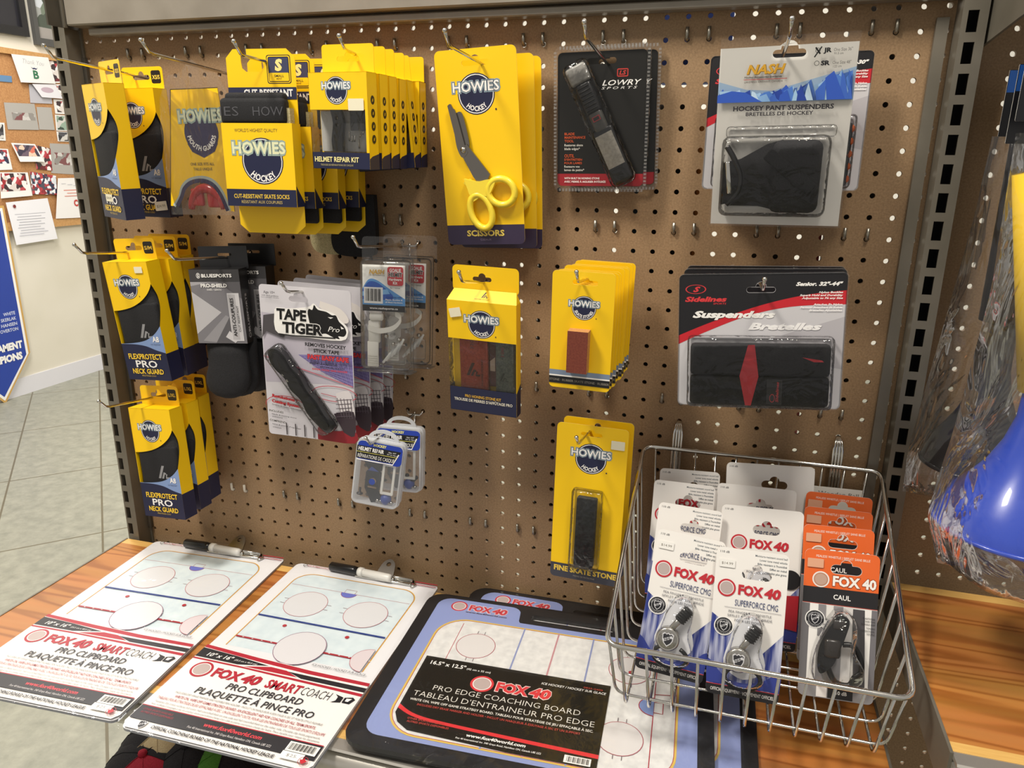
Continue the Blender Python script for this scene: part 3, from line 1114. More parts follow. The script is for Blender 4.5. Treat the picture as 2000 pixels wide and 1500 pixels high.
def scissors(label, loc, yaw, pit, rol):
    t = thing('scissors_package', label, 'package', loc, yaw, pit, rol, G6)
    c = MB(0)
    c.prism(rrect(-53.5, -119.5, 53.5, 119.5, 7), [euro(0, 103, 36, 6.5, 6)], 0, .8, yellow, ink('#f7e27a'))
    c.ly = 0
    c.poly([p for p in rrect(-53.5, -119.5, 53.5, 119.5, 7) if p[1] < -100] + [(53.5, -94), (-53.5, -94)] if False else [(-53.5, -112.5)] + ell(-46.5, -112.5, 7, n=6, a0=180, a1=270) + ell(46.5, -112.5, 7, n=6, a0=270, a1=360) + [(53.5, -94), (-53.5, -94)], '#352b45')
    badge(c, -1, 67, 24.5)
    c.text('SCISSORS', 0, -104.5, 52, 7.4, '#e9cf62', .035)
    c.text('CISEAUX', 0, -113, 15, 2.6, '#8f80a0', 0)
    mark(c.build('card', t), 'yellow hang card with a dark purple foot')
    s_ = MB()
    s_.prism(smooth_line([(-38, 55), (-34, 57), (-31, 52), (-27, 45), (-18, 5), (-15, -2), (-23, -8), (-29, 4), (-31, 20)], 4), (), -7, -4.5, dark_metal)
    s_.prism(smooth_line([(-28, 46), (-22, 47), (-18, 38), (-13, 8), (-18, 0), (-24, 8)], 4), (), -4.3, -2.2, dark_metal)
    s_.prism([(-27, 2), (-16, 8), (13, -30), (2, -48), (-10, -32)], (), -6.5, -3, dark_metal)
    bl_ = s_.build('blade', t)
    s_ = MB()
    s_.ball((-21, -6.5, 1), 4, silver_metal, 12, (1, .7, 1))
    s_.build('pivot_screw', bl_)
    h_ = MB()
    yp = ink('#f3d83c', .32, 0, .3)
    for cx, cz, rx, rz, ro in ((27, -52, 18, 16, -20), (-2, -76, 14, 22, 18)):
        cr, sr = math.cos(rad(ro)), math.sin(rad(ro))
        h_.tube([(cx + rx * math.cos(rad(q)) * cr - rz * math.sin(rad(q)) * sr, -6.5, cz + rx * math.cos(rad(q)) * sr + rz * math.sin(rad(q)) * cr) for q in range(0, 360, 12)], 4.4, yp, 10, closed=True)
    h_.loft([[(x + dx, y, z + dz) for dx, y, dz in ((-3, -9, -3), (6, -9, 2), (6, -2.5, 2), (-3, -2.5, -3))] for x, z in ((-20, -36), (-13, -44), (-8, -54), (-8, -60))], yp, True, False)
    h_.prism(smooth_line([(-22, -34), (-14, -36), (-2, -38), (10, -36), (20, -38), (16, -48), (10, -56), (2, -56), (-4, -52), (-14, -56), (-18, -46)], 3), (), -10, -2.5, yp)
    mark(h_.build('handle', t), 'yellow plastic handles with two rings')
    return t


scissors('frontmost yellow scissors card with yellow handled shears', (.0602, -.052, 1.2757), -.7, 3.0, -2.8)
scissors('middle yellow scissors card, peeking out right of the front one', (.0735, -.030, 1.270), -.5, 2.0, -1.6)
scissors('rearmost yellow scissors card, close to the brown panel', (.0785, -.0165, 1.2685), 0, 1.2, -1.4)

# ---- blade maintenance tool
G7 = 'black blade tool packages'


def blade_tool(label, loc, yaw, pit, rol, full=True):
    t = thing('blade_tool_package', label, 'package', loc, yaw, pit, rol, G7)
    c = MB(0)
    hole = euro(0, 68, 36, 7, 4)
    c.prism(rrect(-55, -79, 55, 79, 6), [hole], 1, 1.8, ink('#1a1917', .35))
    c.ly = 1
    c.poly([(-55, -73)] + ell(-49, -73, 6, n=5, a0=180, a1=270) + ell(49, -73, 6, n=5, a0=270, a1=360) + [(55, -64), (-55, -64)], '#99202a')
    c.line(rrect(19.5, 50, 32, 58, .5, 1) + [(32, 58)], 1.1, '#c23a34')
    c.text('LS', 25.8, 54, 8.5, 4.6, '#c23a34', .03, shear=.25)
    c.text('LOWRY', 25, 43, 48, 6, WHITE, .01, shear=.3)
    c.text('SPORTS', 22, 37, 44, 2.8, WHITE, 0, shear=.3, spacing=1.5)
    c.lines(['BLADE', 'MAINTENANCE', 'TOOL'], -46, -15.5, 4.3, [13, 27, 12], 3, '#c9552c', bold=.015, align='l')
    c.lines(['Restores skate', 'blade edges*'], -46, -29, 4.4, [24, 20], 2.8, '#d8d4cc', bold=.01, align='l')
    c.text('OUTIL', -46, -42, 13, 4, '#c9552c', .01, align='l')
    c.lines(["D'ENTRETIEN", 'POUR LAMES'], -46, -46.6, 4.2, [23, 23], 2.6, '#c9552c', bold=.01, align='l')
    c.lines(['Restaure vos', 'lames de patins*'], -46, -55, 4.2, [20, 26], 2.7, '#d8d4cc', bold=.01, align='l')
    c.lines(['WITH BUILT IN HONING STONE', 'AVEC PIERRE À AIGUISER INTÉGRÉE'], -46, -69.5, 4.2, [46, 54], 2.4, WHITE, bold=.015, align='l')
    mark(c.build('card', t), 'black printed card with a red foot')
    b = MB()
    b.prism(rrect(-59.5, -86, 59.5, 86, 8), [rrect(-55, -80, 55, 80, 6)], -1.5, 2.6, blister)
    for i in range(38):
        z = -78 + i * 4.2
        b.box(56, 59, -3, -1.4, z, z + 2.2, ribbed)
        b.box(-59, -56, -3, -1.4, z, z + 2.2, ribbed)
    for i in range(26):
        x = -52 + i * 4.2
        b.box(x, x + 2.2, -3, -1.4, 82, 85.4, ribbed)
        b.box(x, x + 2.2, -3, -1.4, -85.4, -82, ribbed)
    M_ = Matrix.Translation((-1, 0, -1.5)) @ Matrix.Rotation(rad(-25.6), 4, 'Y')
    if full:
        b.X = M_
        b.rbox(-17, 17, -17, 0, -83, 76, 12, blister, 3)
        b.X = None
    b.build('blister', t)
    if full:
        k = MB()
        k.X = M_
        k.rbox(-13, 13, -14, -4, 49, 71, 3, ink('#8d8b86', .35), 2)
        k.rbox(-11, 11, -13, -2, 10, 50, 5, black_plastic, 3)
        for i in range(7):
            k.rbox(-8, 8, -14.5, -11, 15 + i * 4.6, 17.6 + i * 4.6, 1.2, ink('#2b2a29', .5), 1)
        k.rbox(-9, 9, -12, -2, -14, 14, 4, ink('#4a4844', .3), 3)
        k.rbox(-14, 14, -12, -2, -80, -8, 11, black_plastic, 4)
        k.ly = -12.2
        k.rect(-11, -58, 11, -16, stone_pad)
        k.ly = -13
        k.rect(-5, 1, 5, 7, '#a8343a')
        k.rect(-3.8, 2, 3.8, 6, '#2a2826')
        k.disc(0, -70, 3, '#050505')
        k.X = None
        mark(k.build('honing_tool', t), 'black hand tool with a pale honing pad')
    return t


blade_tool('front black blade maintenance tool package in a ribbed clear blister', (.2085, -.026, 1.312), -1.5, 3, -.7)
blade_tool('rear black blade maintenance tool package, its ribbed edge peeking out at the right', (.2195, -.0065, 1.3135), 0, 1, -1.6, False)

# ---- suspenders: wide printed packs
def sidelines(label, loc, yaw, pit, rol, group, size='Senior. 32"-44"', orange=False):
    t = thing('suspender_package', label, 'package', loc, yaw, pit, rol, group)
    c = MB(0)
    W2, H2 = 87, 74.5
    hole = euro(0, 57, 30, 6, 5.5)
    out = rrect(-W2, -H2, W2, H2, 5)
    c.prism(out, [hole], 0, .8, ink('#c9c7cb', .3))
    c.ly = 0
    cu = smooth_line([(-W2, 6), (-50, 22), (0, 40), (45, 51), (W2, 56)])
    cl = smooth_line([(-W2, -4), (-60, 9), (-14, 28), (32, 38.5), (W2, 41)])
    hole2 = euro(0, 57, 30.5, 6.5, 5.7)
    c.poly([(W2, -30), (W2, 28), (20, 6), (-20, -6)], '#b4b1b6')
    c.poly(cl + cu[::-1], RED)
    c.poly(cu + [p for p in ell(W2 - 5, H2 - 5, 5, n=5, a0=0, a1=90)] + [p for p in ell(-W2 + 5, H2 - 5, 5, n=5, a0=90, a1=180)], '#17161a', [hole2])
    c.ring(-69, 58, 10, 11.2, '#d0353a', .46)
    c.text('S', -68, 58, 8, 5.5, '#d0353a', .05, shear=.4)
    c.text('Sidelines', -58, 47, 45, 5.2, '#d0353a', .045, shear=.25)
    c.text('SPORTS', -43, 42, 14, 1.9, '#d0353a', .01, shear=.2)
    c.text('Suspenders', -28, 30, 88, 7, WHITE, .05, shear=.3)
    c.text('Bretelles', 26, 17, 76, 7, '#f2f0f0', .05, shear=.3)
    c.text(size, 59, 63, 47, 3.8, WHITE, .05, shear=.3)
    c.lines(['Nylon Buckles', 'Superb Hold and Durability', 'Adjustable to Fit any Size'], 83, 54, 3.1, [24, 43, 41], 2, WHITE, bold=.03, shear=.25, align='r')
    c.lines(['Attaches En Nylon', 'Fermoir Attachent Et Solide', 'Bretelles Ajustables'], 83, 41, 3.1, [29, 42, 33], 2, '#f4f2f2', bold=.03, shear=.25, align='r')
    mark(c.build('card', t), 'black, red and silver printed card')
    s_ = MB()
    s_.rbox(-73, 73, -17, -1, -36, -1, 4, fabric, 2)
    s_.rbox(-73, 73, -17, -1, -70, -37, 4, fabric, 2)
    s_.ly = -17.4
    dia = '#c42a35' if not orange else '#d8652a'
    s_.poly([(-14, -1), (-11, 0), (-6, -1), (-5, -36), (-10, -70), (-15, -70), (-22, -37)] if False else [(-12, -1), (-5, -1), (0, -36), (-7, -69), (-13, -69), (-20, -36)], dia)
    if orange:
        for i in range(5):
            s_.rbox(70, 75, -16, -2, -66 + i * 13.5, -58 + i * 13.5, 2, ink('#d8652a', .6), 1)
    s_.poly([(44, -14), (64, -17), (66, -19), (56, -19)], dia)
    s_.rect(9, -67, 25, -39, '#232225')
    s_.rect(10, -66, 24, -40, '#1a191c')
    s_.ring(15, -60, 2.2, 2.8, '#b8383c', 1.7)
    s_.text('Sidelines', 20, -53, 23, 2.8, '#b8383c', .03, rot=90, shear=.2)
    mark(s_.build('folded_straps', t), 'black elastic straps with a red diamond')
    b = MB()
    b.rbox(-76.5, 76.5, -20, 0, -72.5, 7.5, 5, blister, 3)
    b.prism(rrect(-W2 - 1, -H2 - 1, W2 + 1, H2 + 1, 6), [rrect(-W2 + 1, -H2 + 1, W2 - 1, H2 - 1, 5)], -.6, 1.2, blister)
    b.build('blister', t)
    return t


G8 = 'wide black and red suspender packs'
sidelines('frontmost wide black and red suspender pack marked Senior 32-44', (.4166, -.147, 1.0736), 1, -3, -3.4, G8)
sidelines('middle wide black and red suspender pack, only its top edge showing', (.4185, -.112, 1.0745), .5, -1.5, -2.6, G8)
sidelines('rearmost wide black and red suspender pack, only its top edge showing', (.4195, -.082, 1.0740), 0, -.5, -2.2, G8)
sidelines('wide suspender pack marked 30 with orange dotted straps, behind the white pouch', (.4235, -.034, 1.3075), -1, -2, -.4, None, 'Junior. 24"-30"', True)

# ---- white pouch of pant suspenders
t = thing('suspender_pouch', 'clear pouch with a white and blue card and black straps, at top right', 'package', (.4192, -.074, 1.2942), -5, 4.5, -.8)
c = MB(0)
hole = euro(2, 82, 34, 8, 9)
c.prism([(-70, -100), (70, -100), (70, 90), (10, 90), (8, 92), (-5, 92), (-8, 90), (-70, 90)], [hole], 0, .8, ink('#e4e1db', .4))
c.ly = 0
shard = ['#2f56b8', '#4a78c8', '#7fa8d8', '#b9d2e8', '#3a63bd', '#22409a', '#9cc0e0']
c.poly([(-70, 34), (70, 33), (70, 66), (30, 56), (-12, 45), (-40, 47), (-70, 56)], '#a9c6e4')
rs = random.Random(4)
top_line = lambda x: 66 - (70 - x) * .26 if x > -10 else 45 + max(0, -20 - x) * .2
for i in range(90):
    x = -69 + 134 * rs.random()
    w_ = 6 + 12 * rs.random()
    x2 = min(69, x + w_)
    zt, zt2 = top_line(x) - 1, top_line(x2) - 1
    k = rs.random()
    if x < -30 and k < .5:
        continue
    c.poly([(x, 34), (x2, 34), (min(69, x2 - w_ * rs.random()), zt2 - (zt2 - 34) * .3 * rs.random()), (max(-69, x - 4 + 6 * rs.random()), zt - (zt - 34) * .6 * rs.random())], rs.choice(shard))
c.poly([(-70, 34), (-70, 42), (-55, 46), (-40, 44), (-22, 34)], '#2f56b8')
c.text('NASH', -20, 67, 40, 9, '#7a5a18', .05, shear=.25)
c.text('NASH', -20.4, 67.4, 40, 9, '#c9982c', .03, shear=.25)
c.text('Hockey Accessories Specialists', -23, 59.5, 39, 2, '#3a3434', .02, shear=.2)
c.rect(-43, 56.8, 2, 57.4, '#a33')
c.text('LAKEFIELD, ONTARIO, CANADA', -22, 54.6, 40, 2, '#56504c', 0)
c.text('HOCKEY PANT SUSPENDERS', 0, 27.5, 104, 4.8, '#26232b', .03)
c.text('BRETELLES DE HOCKEY', -3, 21.5, 70, 3.8, '#26232b', .02)
c.text('JR', 40, 83, 8, 4.2, BLACK, .05)
c.text('One Size 36"', 55, 83, 18, 3.2, '#4a4646', -.005)
c.text('91.5 cm', 51, 79.3, 9, 2.2, '#4a4646', 0)
c.text('SR', 39, 70.5, 9, 4.2, BLACK, .05)
c.text('One Size 48"', 55, 70.5, 18, 3.2, '#4a4646', -.005)
c.text('122 cm', 51, 66.8, 8, 2.2, '#4a4646', 0)
c.ring(30.5, 83, 2, 2.5, '#2a2a2a')
c.ring(30.5, 70.5, 2, 2.5, '#2a2a2a')
c.line([(27.5, 76.5), (34, 86.5)], 1.3, '#141414')
c.line([(28, 86), (33, 79.5)], 1.6, '#141414')
mark(c.build('card', t), 'white card with a band of blue shards')
s_ = MB()
s_.rbox(-55, -2, -12, -2, -78, -28, 5, fabric, 3)
s_.rbox(-6, 46, -24, -4, -84, -6, 9, fabric, 3)
s_.loft([[(x, y, z) for y, z in ((-16, a_), (-3, a_), (-3, b_), (-16, b_))] for x, a_, b_ in ((-58, -30, -76), (-40, -26, -72), (-12, -10, -78), (4, -6, -82))], fabric, True, False)
s_.tube(smooth_line([(-55, -14, -12), (-46, -15, -26), (-38, -14, -44), (-40, -14, -62), (-52, -13, -76)]), 3.2, black_plastic, 8)
s_.X = Matrix.Translation((16, -24, -40)) @ Matrix.Rotation(rad(38), 4, 'Y')
s_.rbox(-34, 30, -3, 2, -7, 7, 2, fabric, 2)
s_.X = None
mark(s_.build('folded_straps', t), 'black elastic straps')
k = MB()
k.X = Matrix.Translation((-51, -15, -46)) @ Matrix.Rotation(rad(-7), 4, 'Y')
k.rbox(-3, 3, -2, 2, -18, 18, 1, chrome, 1)
k.X = None
mark(k.build('buckle', t), 'bright metal bar')
b = MB()
b.rbox(-60, 54, -28, 0, -88, -1, 8, blister, 3)
b.rbox(-58, 58, -10, 0, -4, 9, 4, blister, 2)
b.prism([(-72, -102), (72, -102), (71, 100), (-70, 100)], [euro(2, 82, 36, 9, 10)], -1.2, -.9, film_smooth)
b.build('pouch', t)

# ---- black knee socks in a grey printed box
G9 = 'black knee sock packages'


def knee_sock(label, loc, yaw, pit, rol):
    t = thing('knee_sock_package', label, 'package', loc, yaw, pit, rol, G9)
    D = 24
    c = MB(0)
    blk = ink('#1b1b1d', .32)
    c.box(-38, 38, 0, D, -54, 54, blk)
    c.prism(rrect(-33, 52, 42, 84, 1.5), [rrect(-4, 70, 18, 74, 2)], D - 1, D, blk)
    c.ly = 0
    c.rect(-38, 36, 38, 53.5, '#3c3b3d')
    c.rect(-38, -53.5, 38, 36, '#77757a')
    c.poly([(-38, 30), (-5, 36), (-38, 36)], '#a19fa3')
    c.poly([(-38, 22), (4, -8), (-38, -40)], '#b5b3b6')
    c.poly([(-30, -50), (10, -12), (26, -20), (0, -53)], '#8f8d91')
    c.poly([(-10, -53), (16, -14), (22, -53)], '#59575b')
    c.poly([(4, 36), (38, 36), (38, 12)], '#59575b')
    c.poly([(6, -44), (13, -35), (26, -47), (20, -53)], '#c5c3c6')
    c.rect(16, -50, 34, 20, '#cbc9cc')
    c.rect(17, -48, 28, 18, '#b2b0b3')
    c.ring(-24, 45, 2.4, 3, WHITE, 1.3)
    c.text('S', -24, 45, 3, 4, WHITE, .03)
    c.text('BLUESPORTS', 4, 45, 46, 4.6, WHITE, .03)
    c.text('PRO-SHIELD', -2, 31, 40, 5, WHITE, .035)
    c.text('KNEE / GENOU', -2, 25, 22, 2.6, WHITE, 0)
    c.text('ANTI-COUPURES', 22, -15, 56, 5, '#1d1c1e', .015, rot=90)
    c.text('CUT RESISTANT', 29.5, -17, 38, 3, '#3a393b', 0, rot=90)
    c.X = side_x(38)
    c.ly = 0
    c.text('BLUESPORTS', 11, -10, 56, 4.4, '#c9c7ca', .02, rot=90)
    c.ring(11, -43, 2.4, 3, '#c9c7ca', 1.2)
    c.X = None
    mark(c.build('box', t), 'black and grey printed box with a hang tab')
    s_ = MB()

    def leg(dx, dy):
        s_.loft([[(dx + cx + rx * math.cos(2 * math.pi * i / 16), dy + 13 + ry * math.sin(2 * math.pi * i / 16), z) for i in range(16)] for cx, rx, ry, z in ((0, 33, 8, -48), (-1, 32, 9, -72), (-2, 33, 10, -92), (-4, 36, 11, -104), (-6, 36, 11, -116), (-8, 31, 10, -128), (-8, 22, 8, -136), (-8, 10, 4, -140))], fabric)
    leg(0, -2)
    leg(9, 9)
    mark(s_.build('sock', t), 'black knee socks hanging out below')
    return t


knee_sock('front black and grey knee sock box with black socks hanging below', (-.3225, -.098, 1.0580), 8, 0, -2)
knee_sock('rear black knee sock box, mostly hidden behind the front one', (-.3040, -.060, 1.0590), 4, 0, -1)

# ---- tape cutter cards
G10 = 'grey tape cutter cards on one hook'


def tape_cutter(label, loc, yaw, pit, rol, tool=True):
    t = thing('tape_cutter_package', label, 'package', loc, yaw, pit, rol, G10)
    c = MB(0)
    out = rrect(-67, -108, 67, 108, 5)
    hole = euro(-9, 91, 28, 8, 7)
    c.prism(out, [hole], 0, .8, ink('#cfccd2', .32))
    c.ly = 0
    c.poly([(-66, -30), (66, -22), (66, 40), (20, 62), (-66, 70)], '#b9b3bf')
    c.poly([(-14, 14), (66, 20), (66, -26), (22, -8)], '#7a6fa6')
    for i in range(9):
        c.line([(-6 + i * 8, 14), (14 + i * 6.4, -6 - i * 2.4)], .5, '#9a92c4')
        c.line([(-10 + i * 4, 13 - i * 2.4), (66, 18 - i * 5)], .5, '#9a92c4')
    c.line([(-66, 8), (66, -24)], 1.4, '#c06a78')
    c.line(ell(38, -37, 33, 11, 24), .9, '#b8404c')
    c.line([(18, -38), (60, -44)], .8, '#b8404c')
    c.line(ell(-38, -62, 30, 14, 24, 20, 190), .9, '#b8404c')
    for i in range(4):
        c.line([(-38 + i * 14, -88), (-38 + i * 14, -106)], 1.6, '#3d3538')
    c.poly([(-62, 66), (-42, 70), (-26, 52), (-34, 36), (-60, 44), (-66, 34)], '#4c484c')
    c.poly(smooth_line([(10, -92), (16, -84), (34, -92), (66, -88), (66, -107), (10, -107)], 3), '#8e1f2a')
    c.poly(smooth_line([(40, -36), (60, -30), (66, -50), (66, -70), (46, -66)], 3), '#d8d2d4')
    c.poly(smooth_line([(36, -66), (66, -60), (66, -96), (50, -92)], 3), '#3a2f36')
    for i in range(5):
        c.line([(42 + i * 5, -42), (48 + i * 4, -70)], .9, '#5c525a')
        c.line([(40, -46 - i * 6), (64, -42 - i * 6)], .9, '#5c525a')
    c.poly(smooth_line([(24, 92), (52, 84), (64, 70), (58, 64), (40, 72), (22, 84)], 3), '#dcd6d2')
    hd = [(8, 56), (5, 73), (7, 80), (12, 79), (15, 86), (20, 80), (32, 78), (40, 74), (46, 74), (50, 66), (57, 60), (60, 52), (56, 46), (48, 46), (50, 42), (40, 44), (30, 48), (22, 46)]
    ww = smooth_line([(-44, 76), (4, 82), (14, 88), (22, 82), (42, 77), (52, 68), (61, 60), (62, 50), (52, 40), (0, 40), (-40, 42), (-46, 58)], 3)
    c.poly(ww, WHITE)
    c.poly(smooth_line(hd, 3), '#131214')
    c.poly([(34, 71), (42, 71), (38, 69)], WHITE)
    c.poly([(52, 60), (57, 57), (53, 56)], WHITE)
    c.text('TAPE', -19, 70, 46, 14.5, WHITE, .08, shear=.05)
    c.text('TIGER', -4, 52, 62, 14.5, WHITE, .08, shear=.05)
    c.text('TAPE', -19, 70, 44, 14, '#131214', .045, shear=.05)
    c.text('TIGER', -4, 52, 59, 14, '#131214', .045, shear=.05)
    c.text('Pro', 42, 55, 17, 7, WHITE, .0, shear=.35)
    c.line([(-40, 42), (-20, 41), (10, 42), (44, 43)], 1.6, '#131214')
    c.text('Age 10+', -50, 98.5, 17, 3.6, '#46434a', .01)
    c.text('with adult guidance', -49, 94, 25, 2, '#46434a', 0)
    c.text('sous la supervision d’un adulte', -49, 91.4, 27, 1.3, '#46434a', 0)
    c.text('REMOVES HOCKEY', 29, 31, 60, 4.8, '#1c1a1e', .035)
    c.text('STICK TAPE', 30, 23, 38, 4.8, '#1c1a1e', .035)
    c.text('FAST EASY SAFE', 32, 14, 61, 6.2, '#5a0f14', .075)
    c.text('FAST EASY SAFE', 32, 14, 60, 6, '#d83a3f', .035)
    c.text('ENLÈVE LE RUBAN DES', 25, 5, 41, 2.4, '#2a262a', .02)
    c.text('BÂTONS DE HOCKEY', 38, 1, 36, 2.4, '#2a262a', .02)
    c.text('RAPIDE, FACILE, SANS DANGER', 34, -3, 52, 2.4, '#c8343a', .03)
    c.text('Revolutionary', -36, -50, 40, 4, '#5a0f14', .07, rot=-6)
    c.text('Cutting System', -35, -58, 44, 4, '#5a0f14', .07, rot=-6)
    c.text('Revolutionary', -36, -50, 40, 4, '#c8343a', .03, rot=-6)
    c.text('Cutting System', -35, -58, 44, 4, '#c8343a', .03, rot=-6)
    c.text('Système de coupe révolutionnaire', -33, -63.5, 48, 1.8, '#3a363a', .01, rot=-6)
    c.text('INCLUDES', -62, -70.5, 22, 3, WHITE, .05, align='l', rot=-4)
    c.text('INCLUDES', -62, -70.5, 22, 3, '#2a262a', .02, align='l', rot=-4)
    c.lines(['blade & honing stone', 'scissors'], -58, -75.5, 3.8, [38, 16], 1.8, '#3a363a', bold=.01, align='l', rot=-4)
    c.text('COMPREND', -62, -85, 25, 3, WHITE, .05, align='l', rot=-4)
    c.text('COMPREND', -62, -85, 25, 3, '#2a262a', .02, align='l', rot=-4)
    c.lines(["lame & pierre d'aiguisage", 'ciseaux'], -58, -90.5, 4.5, [44, 14], 1.8, '#3a363a', bold=.01, align='l', rot=-4)
    mark(c.build('card', t), 'grey printed card with big black lettering')
    b = MB()
    M_ = Matrix.Translation((-6, 0, -34)) @ Matrix.Rotation(rad(-36), 4, 'Y')
    b.X = M_
    b.rbox(-17, 17, -19, 0, -70, 72, 12, blister, 3)
    b.X = None
    b.build('blister', t)
    if tool:
        k = MB()
        k.X = M_
        prof = smooth_line([(-9, 66), (-3, 70), (6, 66), (11, 52), (9, 36), (12, 18), (9, -4), (11, -24), (9, -44), (9, -66), (-4, -67), (-9, -52), (-12, -30), (-8, -10), (-12, 10), (-9, 26), (-13, 44), (-13, 56)], 4)
        k.prism(prof, (), -14, -3, black_plastic, None, True)
        k.prism([(x * .62 + 1, z * .9) for x, z in prof], (), -17, -13, ink('#232124', .3), None, True)
        k.ly = -17.2
        for z in (22, 32):
            k.ly = -15.2
            k.disc(-6.5, z, 2.1, silver_metal)
        k.tube([(2, -9, -64), (2, -9, -69)], 5, silver_metal, 12)
        k.X = None
        mark(k.build('cutter', t), 'black handled tape cutter')
    return t


tape_cutter('frontmost grey tape cutter card with a black handled tool', (-.1650, -.126, .9915), 3, 1, 1.5)
tape_cutter('second grey tape cutter card from the front', (-.1535, -.100, .9925), 3, 1, 2.0, False)
tape_cutter('third grey tape cutter card from the front', (-.1450, -.076, .9930), 3, 1, 2.6, False)
tape_cutter('rearmost grey tape cutter card, its right edge showing', (-.1400, -.054, .9940), 3, 1, 3.2, False)

# ---- goalie helmet kits in clear shells
G11 = 'clear goalie helmet hardware packs'


def goalie_kit(label, loc, yaw, pit, rol):
    t = thing('goalie_helmet_kit', label, 'package', loc, yaw, pit, rol, G11)
    b = MB()
    hole = euro(0, 76, 38, 10, 7)
    b.prism(rrect(-39, -89, 39, 89, 6), [hole], 0, .5, clam)
    b.rbox(-34, 34, -22, 0, -85, 60, 7, clam, 3)
    b.rbox(-35.5, 35.5, -4, 0, -87, 62, 2, clam, 1)
    b.rbox(-39, 39, -20, 3, -89, -86.5, 1, clam, 1)
    b.build('clamshell', t)
    c = MB(-19.5)
    c.box(-29, 31, -19.5, -19.2, -7, 53, ink('#efeee9', .4))
    c.poly(smooth_line([(-29, 22), (-20, 34), (-8, 33), (10, 22), (31, 10)]) + [(31, 0), (-29, 0)], '#5b9ad6')
    c.poly(smooth_line([(-29, 20), (-20, 31), (-8, 30), (6, 21), (14, 14)]) + [(14, 8), (-29, 8)], '#2457b4')
    c.poly([(-29, 18), (6, 22), (10, 16), (-29, 12)], '#7fb4e4')
    c.rect(-29, -7, 31, 1, '#1c1b1d')
    c.text('www.nashsports.ca', 1, -3, 40, 2.6, WHITE, .02)
    c.rect(-27, 3, 0, 24, WHITE)
    for i in range(13):
        c.rect(-25 + i * 1.8, 6, -25 + i * 1.8 + .5 + .8 * ((i * 7) % 3) / 2, 22, '#1c1b1d')
    c.text('Complete with', 16, 12, 22, 2, '#123a8a', .02)
    c.text('Plastic Buckles &', 16, 8.6, 24, 2, WHITE, .02)
    c.text('all Metal Hardware', 16, 5.4, 24, 2, WHITE, .02)
    c.text('NASH', -8, 44, 22, 5.5, '#c9a042', .04, shear=.2)
    c.text('Hockey Accessories', -8, 39.6, 22, 1.4, '#5a4a3a', .01)
    c.rect(7, 27, 29, 51, '#c0303a', 3)
    c.text('GOALIE', 18, 46.5, 16, 4.4, WHITE, .03)
    c.text('HELMET', 18, 41, 20, 5, WHITE, .07)
    c.text('HELMET', 18, 41, 19, 4.8, '#1c1b1d', .035)
    c.text('Hardware', 18, 35, 18, 3.2, WHITE, .03)
    c.text('Kit', 18, 30.5, 6, 3.6, WHITE, .03)
    c.text('For 1 Helmet', 18, 24, 14, 1.8, '#2a2a2a', .01, shear=.2)
    mark(c.build('paper_label', t), 'white, blue and red paper insert')
    s_ = MB()
    wp = white_plastic
    s_.rbox(-25, -8, -14, -8, -50, -20, 2, wp, 1)
    s_.rbox(-22, -2, -17, -12, -20, -10, 2, wp, 1)

    def strap(pts, w):
        P_ = smooth_line(pts, 5)
        s_.loft([[(p[0], p[1] - .8, p[2] - w / 2), (p[0], p[1] + .8, p[2] - w / 2), (p[0], p[1] + .8, p[2] + w / 2), (p[0], p[1] - .8, p[2] + w / 2)] for p in P_], wp, True, False)
    strap([(-24, -14, -30), (-6, -17, -33), (14, -18, -28), (24, -16, -16), (14, -12, -10)], 7)
    s_.rbox(-26, -10, -14, -11, -82, -48, 1, wp, 1)
    for i in range(5):
        s_.rbox(-25, -11, -15, -13, -80 + i * 3, -78.6 + i * 3, .5, ink('#d4d2cc', .5), 1)
    s_.ring(3, -40, 2.5, 6, silver_metal)
    for i in range(6):
        s_.tube([(-4 + i * 4, -12 + i % 3, -76 + 3 * i), (10 + i * 3, -10, -58 + 3 * i)], 1.7, ink('#d9dad8', .25), 6)
    s_.rbox(4, 28, -12, -6, -78, -50, 3, clam, 2)
    for q in ((2, -40), (12, -50), (20, -44)):
        s_.ball((q[0], -14, q[1]), 3, silver_metal, 10)
    mark(s_.build('hardware', t), 'white plastic straps, buckles and screws')
    return t


goalie_kit('front clear goalie helmet hardware pack with white straps', (-.0517, -.101, 1.0778), 1, -6, -.7)
goalie_kit('rear clear goalie helmet hardware pack, showing right of the front one', (-.0400, -.062, 1.0770), 2, -5, .3)

# ---- honing stone kit
t = thing('honing_stone_kit', 'yellow honing stone box, its window showing a red and a grey stone', 'package', (.0757, -.093, 1.0114), -2.8, 6, 1.2)
c = MB(0)
D = 16
c.flat([(-48, 26), (48, 26), (48, 78), (-48, 78)], (), yellow, 0)
c.flat([(-48, -78), (48, -78), (48, -43), (-48, -43)], (), ink(NAVY), 0)
c.box(-48, 48, D - .6, D, -78, 78, yellow)
c.box(-48, 48, 0, D, -78, -77.4, ink(NAVY))
c.flat([(0, -78), (D, -78), (D, 78), (0, 78)], (), yellow, 0) if False else None
c.box(47.5, 48, 0, D, -78, 78, yellow)
c.box(-48, -47.5, 0, D, 26, 78, yellow)
c.box(-48, -47.5, 0, D, -78, -43, ink(NAVY))
c.add([(-48, 0, 78), (48, 0, 78), (43, D - 1, 90), (-43, D - 1, 90), (-48, D - 1, 78), (48, D - 1, 78)], [(0, 1, 2, 3), (0, 3, 4), (1, 5, 2)], yellow)
c.X = side_x(48)
c.ly = 0
c.poly([(0, -78), (D, -78), (D, -34), (8, -39), (0, -43)], NAVY)
roof = Matrix(((1, 0, 0, 0), (0, 12 / 19.2, 15 / 19.2, 7.5), (0, -15 / 19.2, 12 / 19.2, 84), (0, 0, 0, 1)))
